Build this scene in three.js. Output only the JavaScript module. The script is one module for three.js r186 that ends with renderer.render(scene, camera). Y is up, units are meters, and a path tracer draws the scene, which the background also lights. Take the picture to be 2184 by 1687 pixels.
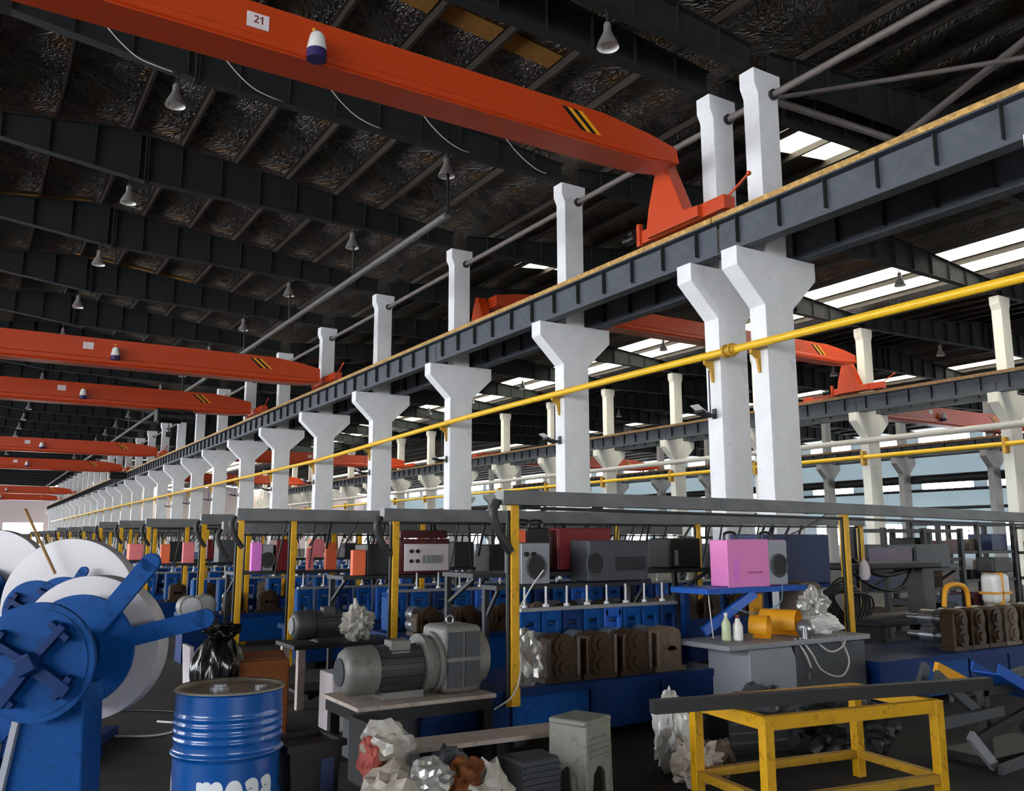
import * as THREE from 'three';
import { mergeGeometries, mergeVertices } from 'three/addons/utils/BufferGeometryUtils.js';
import { RoundedBoxGeometry } from 'three/addons/geometries/RoundedBoxGeometry.js';
import { ImprovedNoise } from 'three/addons/math/ImprovedNoise.js';

// ------------------------------------------------------------------ camera, sky, exposure
const scene = new THREE.Scene();
const camera = new THREE.PerspectiveCamera(48.84, 2184 / 1687, 0.05, 600);
{
  const yaw = 0.5551, pitch = 0.1647, roll = -0.0018;
  const f = new THREE.Vector3(Math.sin(yaw) * Math.cos(pitch), Math.sin(pitch), -Math.cos(yaw) * Math.cos(pitch));
  const r = new THREE.Vector3(Math.cos(yaw), 0, Math.sin(yaw)), u = new THREE.Vector3().crossVectors(r, f);
  camera.up.copy(u.multiplyScalar(Math.cos(roll)).addScaledVector(r, -Math.sin(roll)));
  camera.position.set(0, 1.6, 0);
  camera.lookAt(f.add(camera.position));
}
const renderer = new THREE.WebGLRenderer({ antialias: true });
renderer.toneMapping = THREE.LinearToneMapping;
renderer.toneMappingExposure = 1.0;
renderer.shadowMap.enabled = true;
scene.background = new THREE.Color(0.93, 0.97, 1.0);
scene.backgroundIntensity = 15.0;

// ------------------------------------------------------------------ helpers
let seed = 7;
const rnd = () => { seed = (seed * 1664525 + 1013904223) >>> 0; return seed / 4294967296; };
const rr = (a, b) => a + (b - a) * rnd();
const V = (x, y, z) => new THREE.Vector3(x, y, z);
const noise = new ImprovedNoise();
const fbm = (x, y, z, o = 4) => { let s = 0, a = 0.5, f = 1; for (let i = 0; i < o; i++) { s += a * noise.noise(x * f, y * f, z * f); a *= 0.5; f *= 2.03; } return s; };
const ORD = ['first', 'second', 'third', 'fourth', 'fifth', 'sixth', 'seventh', 'eighth', 'ninth', 'tenth', 'eleventh', 'twelfth', 'thirteenth', 'fourteenth', 'fifteenth', 'sixteenth', 'seventeenth', 'eighteenth', 'nineteenth', 'twentieth',
  'twenty-first', 'twenty-second', 'twenty-third', 'twenty-fourth', 'twenty-fifth', 'twenty-sixth', 'twenty-seventh', 'twenty-eighth', 'twenty-ninth', 'thirtieth'];

const prep = (g) => { const q = g.index ? g.toNonIndexed() : g; for (const k of Object.keys(q.attributes)) if (!['position', 'normal', 'uv'].includes(k)) q.deleteAttribute(k); if (!q.attributes.uv) q.setAttribute('uv', new THREE.BufferAttribute(new Float32Array(q.attributes.position.count * 2), 2)); q.morphAttributes = {}; return q; };
const M = (...gs) => { const l = gs.flat(9); return l.length === 1 ? prep(l[0]) : mergeGeometries(l.map(prep)); };
const place = (g, x = 0, y = 0, z = 0, rx = 0, ry = 0, rz = 0) => { if (rx) g.rotateX(rx); if (ry) g.rotateY(ry); if (rz) g.rotateZ(rz); return g.translate(x, y, z); };
const bx = (w, h, d, x, y, z, rx, ry, rz) => place(new THREE.BoxGeometry(w, h, d), x, y, z, rx, ry, rz);
const b6 = (x0, x1, y0, y1, z0, z1) => bx(x1 - x0, y1 - y0, Math.abs(z1 - z0), (x0 + x1) / 2, (y0 + y1) / 2, (z0 + z1) / 2);
const rb = (w, h, d, r, x, y, z, rx, ry, rz) => place(new RoundedBoxGeometry(w, h, d, 2, Math.min(r, w / 2.01, h / 2.01, d / 2.01)), x, y, z, rx, ry, rz);
const cy = (r, h, ax = 'y', x, y, z, seg = 16, r2 = r, open = false) => { const g = new THREE.CylinderGeometry(r2, r, h, seg, 1, open); if (ax === 'x') g.rotateZ(-Math.PI / 2); if (ax === 'z') g.rotateX(Math.PI / 2); return place(g, x, y, z); };
const sp = (r, x, y, z, s = 12) => place(new THREE.SphereGeometry(r, s, Math.max(6, s * 0.7 | 0)), x, y, z);
const dirQ = (a, b) => new THREE.Quaternion().setFromUnitVectors(V(0, 1, 0), b.clone().sub(a).normalize());
const rod = (a, b, r, seg = 8, r2 = r) => { const g = new THREE.CylinderGeometry(r2, r, a.distanceTo(b), seg); g.applyQuaternion(dirQ(a, b)); const m = a.clone().add(b).multiplyScalar(0.5); return g.translate(m.x, m.y, m.z); };
const bar = (a, b, w, t, upv = V(0, 1, 0)) => { // box bar from a to b; t along upv
  const d = b.clone().sub(a), L = d.length(); d.normalize(); const s = new THREE.Vector3().crossVectors(d, upv).normalize(), u = new THREE.Vector3().crossVectors(s, d);
  const g = new THREE.BoxGeometry(L, t, w); const m = new THREE.Matrix4().makeBasis(d, u, s); const c = a.clone().add(b).multiplyScalar(0.5); m.setPosition(c); return g.applyMatrix4(m); };
const tb = (pts, r, n = 24, seg = 6) => new THREE.TubeGeometry(new THREE.CatmullRomCurve3(pts.map((q) => q.isVector3 ? q : V(...q))), n, r, seg, false);
const shp = (pts, holes = []) => { const s = new THREE.Shape(pts.map((q) => new THREE.Vector2(q[0], q[1]))); for (const h of holes) s.holes.push(new THREE.Path(h.map((q) => new THREE.Vector2(q[0], q[1])))); return s; };
const ex = (pts, d, bev = 0, holes) => { const g = new THREE.ExtrudeGeometry(shp(pts, holes), { depth: d - 2 * bev, bevelEnabled: bev > 0, bevelThickness: bev, bevelSize: bev, bevelOffset: -bev, bevelSegments: 2, curveSegments: 8 }); return g.translate(0, 0, -d / 2 + bev); };
const rrect = (w, h, r, n = 5) => { const o = []; for (const [cx, cyy, a0] of [[w / 2 - r, h / 2 - r, 0], [-w / 2 + r, h / 2 - r, 90], [-w / 2 + r, -h / 2 + r, 180], [w / 2 - r, -h / 2 + r, 270]]) for (let i = 0; i <= n; i++) { const a = (a0 + 90 * i / n) * Math.PI / 180; o.push([cx + r * Math.cos(a), cyy + r * Math.sin(a)]); } return o; };
const circ = (r, n = 20, x = 0, y = 0) => Array.from({ length: n }, (_, i) => [x + r * Math.cos(i / n * 6.28318), y + r * Math.sin(i / n * 6.28318)]);
const lathe = (pts, seg = 28) => new THREE.LatheGeometry(pts.map((q) => new THREE.Vector2(q[0], q[1])), seg);
const crumple = (rx, ry, rz, s, det = 4, amp = 0.35, fr = 3) => { const g = new THREE.IcosahedronGeometry(1, det); const q = g.attributes.position, f = fr * 0.7; for (let i = 0; i < q.count; i++) { const x = q.getX(i), y = q.getY(i), z = q.getZ(i); const n1 = noise.noise(x * f + s, y * f, z * f), n2 = Math.abs(noise.noise(x * f * 1.7 + s * 3, y * f * 1.7 + s, z * f * 1.7)), n3 = noise.noise(x * f * 4, y * f * 4 + s, z * f * 4 - s); const k = 1 + amp * (0.8 * n1 - 0.9 * n2 + (det > 5 ? 0.1 : 0.3) * n3 + 0.2); q.setXYZ(i, x * rx * k, y * ry * k, z * rz * k); } g.computeVertexNormals(); return g; };
const soft = (rx, ry, rz, s, amp = 0.2, fr = 2) => { let g = new THREE.IcosahedronGeometry(1, 14); g.deleteAttribute('uv'); g.deleteAttribute('normal'); g = mergeVertices(g, 1e-4); const q = g.attributes.position; for (let i = 0; i < q.count; i++) { const x = q.getX(i), y = q.getY(i), z = q.getZ(i), a = Math.atan2(z, x); const k = 1 + amp * (noise.noise(x * fr + s, y * fr * 0.5, z * fr) + 0.5 * Math.abs(noise.noise(Math.cos(a) * 3 + s, y * 1.2, Math.sin(a) * 3)) * 2 - 0.3); q.setXYZ(i, x * rx * k, Math.sign(y) * Math.pow(Math.abs(y), 0.7) * ry, z * rz * k); } g.computeVertexNormals(); return g; };

const uvMetres = (g) => { const p = g.attributes.position, n = g.attributes.normal, u = g.attributes.uv; for (let i = 0; i < p.count; i++) { const ax = Math.abs(n.getX(i)), ay = Math.abs(n.getY(i)), az = Math.abs(n.getZ(i)); if (ay >= ax && ay >= az) u.setXY(i, p.getX(i), p.getZ(i)); else if (ax >= az) u.setXY(i, p.getZ(i), p.getY(i)); else u.setXY(i, p.getX(i), p.getY(i)); } return g; };
const used = {};
const numbered = (n) => { const k = used[n] = (used[n] ?? -1) + 1; return k ? n + '_' + String(k).padStart(3, '0') : n; };
function T(name, label, category, group, x = 0, y = 0, z = 0, ry = 0) { const o = new THREE.Group(); o.name = numbered(name); o.userData = { label, category }; if (group) o.userData.group = group; o.position.set(x, y, z); o.rotation.y = ry; scene.add(o); return o; }
function mesh(name, g, m) { const q = Array.isArray(g) ? M(g) : (g.userData.ready ? g : prep(g)); if (!q.userData.ready) { if (m.userData.metres) uvMetres(q); q.userData.ready = true; } const o = new THREE.Mesh(q, m); o.name = name; o.castShadow = o.receiveShadow = true; return o; }
function p(parent, name, g, m, x = 0, y = 0, z = 0, ry = 0) { const o = mesh(name, g, m); o.position.set(x, y, z); o.rotation.y = ry; parent.add(o); return o; }
function one(name, label, category, group, g, m, x = 0, y = 0, z = 0, ry = 0) { const o = p(scene, numbered(name), g, m, x, y, z, ry); o.userData = { label, category }; if (group) o.userData.group = group; return o; }
function S(name, g, m, parent = scene) { const o = p(parent, name, g, m); if (parent === scene) o.userData.kind = 'structure'; return o; }
function copy(src, label, x, y, z, ry = 0, group) { const o = src.clone(); o.name = numbered(src.name.replace(/_\d{3}$/, '')); o.userData = { ...src.userData, label }; if (group) o.userData.group = group; o.position.set(x, y, z); o.rotation.y = ry; scene.add(o); return o; }

// ------------------------------------------------------------------ textures and materials
function tex(w, h, fn, srgb = true, rep = 1) { const d = new Uint8Array(w * h * 4); for (let j = 0; j < h; j++) for (let i = 0; i < w; i++) { const c = fn(i / w, j / h); const k = (j * w + i) * 4; d[k] = c[0]; d[k + 1] = c[1] ?? c[0]; d[k + 2] = c[2] ?? c[0]; d[k + 3] = 255; } const t = new THREE.DataTexture(d, w, h); t.wrapS = t.wrapT = THREE.RepeatWrapping; t.magFilter = THREE.LinearFilter; t.minFilter = THREE.LinearMipmapLinearFilter; t.generateMipmaps = true; t.repeat.set(rep, rep); if (srgb) t.colorSpace = THREE.SRGBColorSpace; t.needsUpdate = true; return t; }
const tileN = (u, v, f, s, o = 4) => { // periodic noise
  const a = u * 6.28318, b = v * 6.28318, R = f / 6.28318; return fbm(Math.cos(a) * R + s, Math.sin(a) * R + Math.cos(b) * R, Math.sin(b) * R - s, o); };
const cl = (x) => Math.max(0, Math.min(255, x));
const floorTex = tex(512, 512, (u, v) => { const n = tileN(u, v, 9, 1, 5), m = tileN(u, v, 40, 5, 3), st = Math.max(0, tileN(u, v, 5, 9, 4) - 0.1) * 240; const k = 118 + n * 60 + m * 26 - st; return [cl(k + 5), cl(k), cl(k - 4)]; }, true, 1 / 7);
const paintTex = tex(256, 256, (u, v) => { const n = tileN(u, v, 6, 2, 4), s = Math.max(0, tileN(u, v, 14, 7, 3) - 0.22) * 60; const k = 236 + n * 14 - s; return [cl(k), cl(k), cl(k + 2)]; }, true, 1 / 3);
const steelTex = tex(256, 256, (u, v) => { const n = tileN(u, v, 8, 3, 4), r = Math.max(0, tileN(u, v, 20, 11, 3) - 0.16); const k = 222 + n * 44; return [cl(k + r * 60), cl(k - r * 40), cl(k - r * 90)]; }, true, 1 / 2);
const rustTex = tex(256, 256, (u, v) => { const n = tileN(u, v, 18, 4, 4), m = tileN(u, v, 60, 8, 2); const k = n * 90 + m * 40; return [cl(212 + k), cl(186 + k), cl(140 + k * 0.8)]; }, true, 1 / 1.5);
const foilTex = tex(512, 512, (u, v) => { const n = tileN(u, v, 7, 6, 4), y = tileN(u, v, 4, 21, 3), g = Math.max(0, y - 0.12) * 420; const k = 168 + n * 90; return [cl(k + g * 0.25), cl(k - g * 0.12), cl(k - g * 0.6)]; }, true, 1 / 5);
const foilBump = tex(512, 512, (u, v) => { const a = 1 - Math.abs(tileN(u, v, 30, 3, 2)) * 2.6, b = 1 - Math.abs(tileN(u, v, 70, 13, 2)) * 2.6; return [cl(160 * a + 80 * b)]; }, false, 1 / 4);
const dirtTex = tex(256, 256, (u, v) => { const n = tileN(u, v, 10, 14, 4), g = Math.max(0, tileN(u, v, 22, 17, 3) - 0.16) * 160; const k = 236 + n * 26 - g; return [cl(k), cl(k * 0.985), cl(k * 0.96)]; }, true, 1);
const cartonTex = tex(128, 128, (u, v) => { const n = tileN(u, v, 6, 4, 3), q = Math.sin(v * 6.28 * 24) * 5; const k = n * 40 + q; return [cl(200 + k), cl(150 + k), cl(96 + k)]; }, true, 1.5);
function mat(color, rough = 0.6, metal = 0, o = {}) { const { map, bump, bs = 0.004, phys, ...rest } = o; const K = phys ? THREE.MeshPhysicalMaterial : THREE.MeshStandardMaterial; const m = new K({ color, roughness: rough, metalness: metal, ...(map ? { map } : {}), ...(bump ? { bumpMap: bump, bumpScale: bs } : {}), ...rest }); m.side = THREE.DoubleSide; if (map || bump) m.userData.metres = true; return m; }
const C = {
  floor: mat('#67625e', 0.88, 0, { map: floorTex }), white: mat('#f2f2f3', 0.75, 0, { map: paintTex }), cream: mat('#efece2', 0.75, 0, { map: paintTex }), conc: mat('#a9a7a6', 0.8, 0, { map: paintTex }),
  beam: mat('#4f555f', 0.55, 0, { map: steelTex }), rafter: mat('#181c1e', 0.9, 0, { map: steelTex }), purlin: mat('#453d37', 0.55, 0.2, { map: steelTex }), rail: mat('#d9c193', 0.6, 0.1, { map: rustTex }), railDull: mat('#9a8474', 0.6, 0.1, { map: rustTex }),
  foil: mat('#97918c', 0.38, 0.65, { map: foilTex, bump: foilBump, bs: 0.14 }), wool: mat('#a87a33', 0.9, 0, { map: dirtTex }),
  orange: mat('#bd3d0c', 0.42, 0, { phys: true, clearcoat: 0.25, clearcoatRoughness: 0.3 }), black: mat('#0d0d0e', 0.45), blackGloss: mat('#0a0a0b', 0.18), yellow: mat('#efb60e', 0.42, 0, { map: dirtTex }), yellowDirty: mat('#c89a22', 0.5, 0, { map: dirtTex }), stripe: mat('#e9a116', 0.5),
  pipe: mat('#e8b724', 0.38), greyPipe: mat('#b8b4b0', 0.5), tray: mat('#7f8081', 0.5, 0.2, { map: steelTex }), darkSteel: mat('#2b2c2e', 0.5, 0.3), steel: mat('#a9abae', 0.32, 0.85), brush: mat('#8d8f92', 0.45, 0.7, { map: steelTex }), galv: mat('#9c9da0', 0.4, 0.6),
  blue: mat('#024d9a', 0.55, 0, { map: dirtTex, phys: true, specularIntensity: 0.35 }), blueDeep: mat('#03306e', 0.5, 0, { map: dirtTex, phys: true, specularIntensity: 0.4 }), blueBright: mat('#1258b8', 0.4), brown: mat('#44311f', 0.45, 0.3, { map: dirtTex }), brownLight: mat('#76675a', 0.55, 0.2, { map: dirtTex }),
  motor: mat('#8b8b8a', 0.5, 0.1, { map: dirtTex }), motorDark: mat('#4b4d50', 0.5, 0.1, { map: dirtTex }), grey: mat('#8f9096', 0.5), greyPanel: mat('#9c9fa8', 0.45), greyDark: mat('#45484d', 0.5), navy: mat('#1d2f57', 0.5), pink: mat('#ea86c8', 0.5), magenta: mat('#e27ad8', 0.5), salmon: mat('#e5683f', 0.55), rose: mat('#ea7f86', 0.55), red: mat('#74101c', 0.45), maroon: mat('#4c1119', 0.5),
  coil: mat('#b9b5b9', 0.4, 0.1), carton: mat('#8f6a3e', 0.9, 0, { map: cartonTex }), plastic: mat('#e3e2de', 0.3, 0, { phys: true, clearcoat: 0.4 }), wrap: mat('#b5b0a6', 0.35), rag: mat('#b9aea2', 0.7), ragRed: mat('#b2574f', 0.7), foilScrap: mat('#c4c2be', 0.28, 0.6), board: mat('#c7bab4', 0.6, 0, { map: dirtTex }), stool: mat('#8d8f8a', 0.6, 0, { map: dirtTex }), wood: mat('#8e6a3c', 0.8),
  cladding: mat('#ccd6da', 0.95, 0, { phys: true, transmission: 0.2, thickness: 0, ior: 1.3 }), wallPink: mat('#d9c6c4', 0.8), wallGrey: mat('#b5b5b4', 0.85, 0, { map: paintTex }), frame: mat('#c3c8cb', 0.6), lampOut: mat('#8f8a88', 0.4, 0.5), lampIn: mat('#f4f2ee', 0.35), text: mat('#7c1f1c', 0.6), plate: mat('#d9cfd2', 0.55), cable: mat('#17181a', 0.5), wire: mat('#d7d5d2', 0.45), indigo: mat('#2a1f58', 0.5), socket: mat('#e7c54e', 0.45), lid: mat('#b9b2a4', 0.45, 0.3, { map: dirtTex }),
};
const glass = new THREE.MeshPhysicalMaterial({ color: '#ffffff', roughness: 0.02, metalness: 0, transmission: 1, thickness: 0, ior: 1.45, side: THREE.DoubleSide });
const frp = new THREE.MeshPhysicalMaterial({ color: '#f4f1e4', roughness: 0.6, metalness: 0, transmission: 0.9, thickness: 0, ior: 1.4, side: THREE.DoubleSide });

// ------------------------------------------------------------------ layout of the hall
const RIDGE = [2.6, 22.6, 42.6, 62.6, -17.4];            // five bays, 20 m each, ridges along z
const ROWX = [12.6, 32.6, 52.6];                  // column rows
const ZC = (k) => -17.47 - 6 * k;                 // column axes; k = -1 is the expansion joint with a pair of columns
const Z0 = 30, Z1 = -177, XL = -27.7, XR = 72.9;
const roofY = (s) => 12.22 - 0.105 * Math.abs(s);

// floor and walls
S('floor', b6(XL - 0.4, XR + 0.4, -0.2, 0, Z0 + 0.4, Z1 - 0.4), C.floor);
function wallX(name, x, t, bands, m, piers) { // wall across x; bands of solid height, piers every 6 m
  const g = bands.map(([y0, y1]) => b6(x - t / 2, x + t / 2, y0, y1, Z0, Z1));
  for (let z = Z0; z > Z1; z -= 6) for (const [y0, y1, w] of piers) g.push(b6(x - t / 2, x + t / 2, y0, y1, z + w / 2, z - w / 2));
  S(name, M(g), m);
}
let winN = 0;
S('wall_added_shade', b6(-4.2, -4.05, 0, 3.1, 28, -1.5), C.wallGrey); // added out-of-view wall, put here to shade floor-level things from windows behind the viewer
function windowX(x, y0, y1, z0, z1, nz, ny) {
  const w = new THREE.Group(); w.name = 'window_' + (++winN); w.userData.kind = 'structure'; scene.add(w);
  const g = [];
  for (let i = 0; i <= nz; i++) { const z = z0 + (z1 - z0) * i / nz; g.push(b6(x - 0.04, x + 0.04, y0, y1, z + 0.03, z - 0.03)); }
  for (let j = 0; j <= ny; j++) { const y = y0 + (y1 - y0) * j / ny; g.push(b6(x - 0.04, x + 0.04, y - 0.03, y + 0.03, z0, z1)); }
  p(w, 'window_frame', M(g), C.frame);
  if (x < 0) p(w, 'pane', b6(x - 0.003, x + 0.003, y0, y1, z0, z1), glass);
  else { const dz = (z1 - z0) / nz, dy = (y1 - y0) / ny, pg = M(bx(0.006, dy - 0.05, Math.abs(dz) - 0.05, 0, 0, 0)); for (let i = 0; i < nz; i++) for (let j = 0; j < ny; j++) p(w, 'pane', pg, glass, x, y0 + (j + 0.5) * dy, z0 + (i + 0.5) * dz); }
}
wallX('wall_left', XL, 0.3, [[0, 1.4], [10.3, 11.6]], C.wallGrey, [[1.4, 10.3, 0.5]]);
for (let z = Z0; z > Z1 + 5; z -= 6) windowX(XL, 1.4, 10.3, z - 0.25, Math.max(z - 5.75, Z1), 4, 3);
wallX('wall_right', XR, 0.3, [[0, 1.1], [3.0, 6.0], [6.9, 9.9], [10.8, 11.6]], C.cladding, [[1.1, 3.0, 1.6], [6.0, 6.9, 1.2], [9.9, 10.8, 1.2]]);
for (let z = -9; z > -105; z -= 6) { windowX(XR, 1.1, 3.0, z - 0.8, z - 5.2, 6, 3); windowX(XR, 6.0, 6.9, z - 0.6, z - 5.4, 3, 1); windowX(XR, 9.9, 10.8, z - 0.6, z - 5.4, 3, 1); }
{ // far end wall with a band of glass, a tall doorway; wall behind with a gate
  const z = Z1, g = [b6(XL, 5.4, 0, 8.85, z, z - 0.3), b6(11.6, XR, 0, 8.85, z, z - 0.3), b6(5.4, 11.6, 4.8, 8.85, z, z - 0.3), b6(XL, XR, 9.65, 11.0, z, z - 0.3), b6(XL, 6.6, 8.85, 9.65, z, z - 0.3), b6(11.2, XR, 8.85, 9.65, z, z - 0.3)];
  for (const r of RIDGE) g.push(place(ex([[-10, 11], [10, 11], [10, 11.2], [0, 12.25], [-10, 11.2]], 0.3), r, 0, z - 0.15));
  S('wall_far', M(g), C.wallPink);
  const h = [b6(XL, -3, 0, 11, Z0, Z0 + 0.3), b6(9, XR, 0, 11, Z0, Z0 + 0.3), b6(-3, 9, 5.2, 11, Z0, Z0 + 0.3)];
  for (const r of RIDGE) h.push(place(ex([[-10, 11], [10, 11], [10, 11.2], [0, 12.25], [-10, 11.2]], 0.3), r, 0, Z0 + 0.15));
  S('wall_back', M(h), C.wallGrey);
}

// roof: purlins and sheets, cell by cell
const EDGE = [0, 1.5, 2.95, 4.4, 5.85, 7.3, 8.75, 10.02];
const ceiling = new THREE.Group(); ceiling.name = 'ceiling'; ceiling.userData.kind = 'structure'; scene.add(ceiling);
{
  const slope = Math.atan(0.105), far = [], zs = [];
  for (let k = -8; k <= 26; k++) zs.push([ZC(k - 1), ZC(k)]);
  zs[0][0] = Z0 + 0.2; zs[zs.length - 1][1] = Z1 - 0.2;
  const cache = {};
  const cell = (L, D) => cache[L.toFixed(2) + D.toFixed(2)] ??= new THREE.BoxGeometry(L, 0.05, D);
  RIDGE.forEach((xr, b) => {
    for (const sd of [-1, 1]) for (let c = 0; c < EDGE.length - 1; c++) {
      const s0 = EDGE[c], s1 = EDGE[c + 1], L = (s1 - s0) / Math.cos(slope) + 0.01, sm = (s0 + s1) / 2, x = xr + sd * sm, y = roofY(sm) + 0.24;
      for (const [za, zb] of zs) {
        const k = Math.round((-17.47 - zb) / 6), strips = [];
        const sky = (b === 1 && sd === -1 && (c === 2 || c === 3) && ((k % 2) + 2) % 2 === 0) || (b === 3 && sd === -1 && c === 3 && k % 2 === 0);
        const big = (b === 1 && sd === 1 && (c === 4 || c === 5)) || (b === 2 && sd === 1 && c === 4);
        if (big) strips.push([za, zb, 1]); else if (sky) { const m = (za + zb) / 2 + 0.1; strips.push([za, m + 0.6, 0], [m + 0.6, m - 0.6, 1], [m - 0.6, zb, 0]); } else strips.push([za, zb, 0]);
        for (const [a, e, isSky] of strips) {
          const g = cell(L, a - e); const near = (b === 0 && k <= 8 && k >= -2) || (b === 1 && k <= 6 && k >= -1);
          if (near || isSky) { const o = mesh(isSky ? 'skylight' : 'roof_sheet', near && !isSky && g.userData.ready ? g : g, isSky ? frp : C.foil); o.position.set(x, y, (a + e) / 2); o.rotation.z = -sd * slope; ceiling.add(o); }
          else { const q = g.clone(); q.rotateZ(-sd * slope); q.translate(x, y, (a + e) / 2); far.push(q); }
        }
      }
      if (c === 0 && sd < 0) continue;
      const gp = M(bx(0.012, 0.2, Z0 - Z1, 0, 0.1, 0), bx(0.07, 0.012, Z0 - Z1, 0.03, 0.006, 0), bx(0.07, 0.012, Z0 - Z1, -0.03, 0.194, 0));
      const o = mesh('purlin', gp, C.purlin); o.position.set(xr + sd * Math.max(s0, 0.2), roofY(s0) + 0.005, (Z0 + Z1) / 2); o.scale.x = sd; ceiling.add(o);
    }
  });
  const o = mesh('roof_sheet', M(far), C.foil); o.userData.kind = 'stuff'; ceiling.add(o);
  // bands of bare yellow insulation showing under the sheets
  for (const [k, s0, s1, sd, dz] of [[0, 0, 2.95, -1, 0.55], [0, 0, 5.85, 1, 0.55], [-1, 2.95, 7.3, 1, 2.6], [2, 0, 2.95, -1, 0.5], [3, 0, 4.4, 1, 0.5]]) {
    for (let c = 0; c < EDGE.length - 1; c++) { if (EDGE[c] < s0 - 0.2 || EDGE[c + 1] > s1 + 0.3) continue; const sm = (EDGE[c] + EDGE[c + 1]) / 2, L = EDGE[c + 1] - EDGE[c] - 0.12;
      const q = mesh('insulation_strip', new THREE.BoxGeometry(L, 0.03, k === -1 ? 0.55 : 0.8), C.wool); q.position.set(2.6 + sd * sm, roofY(sm) + 0.19, ZC(k) - dz - (k === -1 ? 0 : 0.1)); q.rotation.z = -sd * slope; ceiling.add(q); }
  }
}

// steel roof rafters, one on each column line and bay
function rafterProto(bay, name, label, withParts) {
  const t = T(name, label, 'roof beam', ['roof beams of the crane bay', 'roof beams of the second bay', 'roof beams of the third bay', 'roof beams of the fourth bay'][bay]);
  const bot = bay === 0 ? [[-9.75, 10.72], [-6, 11.12], [-2.7, 11.3], [0.62, 10.9], [9.75, 10.74]] : [[-9.75, 10.74], [0, 10.9], [9.75, 10.74]];
  const yb = (s) => { for (let i = 0; i < bot.length - 1; i++) if (s <= bot[i + 1][0]) { const f = (s - bot[i][0]) / (bot[i + 1][0] - bot[i][0]); return bot[i][1] + f * (bot[i + 1][1] - bot[i][1]); } return bot.at(-1)[1]; };
  const web = ex([...bot, [9.75, roofY(9.75)], [0, roofY(0)], [-9.75, roofY(9.75)]], 0.016);
  p(t, 'web', web, C.rafter);
  const fl = []; for (let i = 0; i < bot.length - 1; i++) fl.push(bar(V(bot[i][0], bot[i][1], 0), V(bot[i + 1][0], bot[i + 1][1], 0), 0.26, 0.022));
  p(t, 'bottom_flange', M(fl), C.rafter);
  p(t, 'top_flange', M(bar(V(-9.75, roofY(9.75), 0), V(0, roofY(0), 0), 0.24, 0.02), bar(V(0, roofY(0), 0), V(9.75, roofY(9.75), 0), 0.24, 0.02)), C.rafter);
  const st = [];
  for (let s = -9; s <= 9.1; s += 1.05) { const a = yb(s), c = roofY(s); if (withParts) p(t, 'stiffener', bx(0.012, c - a, 0.2, s, (a + c) / 2, 0), C.rafter); else st.push(bx(0.012, c - a, 0.2, s, (a + c) / 2, 0)); }
  if (!withParts) p(t, 'stiffener', M(st), C.rafter).userData.kind = 'stuff';
  p(t, 'splice_plate', M(bx(0.03, 1.25, 0.26, bay ? -0.02 : 0.6, 11.5, 0), bx(0.03, 1.25, 0.26, bay ? 0.03 : 0.66, 11.5, 0)), C.rafter);
  return t;
}
{
  const near = rafterProto(0, 'roof_rafter', 'dark steel roof beam on the farther of the paired columns', true); near.position.set(2.6, 0, -12.2);
  copy(near, 'dark steel roof beam on the nearer of the paired columns', 2.6, 0, -11.0);
  for (let k = 0; k <= 7; k++) copy(near, `${ORD[k]} dark roof beam beyond the paired columns over the numbered crane`, 2.6, 0, ZC(k));
  copy(near, 'dark roof beam over the cut-off white column', 2.6, 0, -5.6);
  const mid = rafterProto(0, 'roof_rafter', 'ninth dark roof beam beyond the paired columns over the numbered crane', false); mid.position.set(2.6, 0, ZC(8));
  for (let k = 9; k <= 25; k++) copy(mid, `${ORD[k]} dark roof beam beyond the paired columns over the numbered crane`, 2.6, 0, ZC(k));
  const b2 = rafterProto(1, 'roof_rafter', 'dark roof beam of the second bay on the farther paired column', false); b2.position.set(22.6, 0, -12.2); copy(b2, 'dark roof beam of the second bay on the nearer paired column', 22.6, 0, -11.0);
  for (let k = 0; k <= 12; k++) copy(b2, `${ORD[k]} dark roof beam of the second bay beyond the paired columns`, 22.6, 0, ZC(k));
  copy(b2, 'dark roof beam of the second bay nearest the cut-off column', 22.6, 0, -5.6);
  for (let k = 0; k <= 9; k++) copy(b2, `${ORD[k]} dark roof beam of the third bay behind the second runway`, 42.6, 0, ZC(k), 0, 'roof beams of the third bay');
  for (let k = 2; k <= 9; k++) copy(b2, `${ORD[k - 2]} dark roof beam of the fourth bay before the pale wall`, 62.6, 0, ZC(k), 0, 'roof beams of the fourth bay');
}

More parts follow.
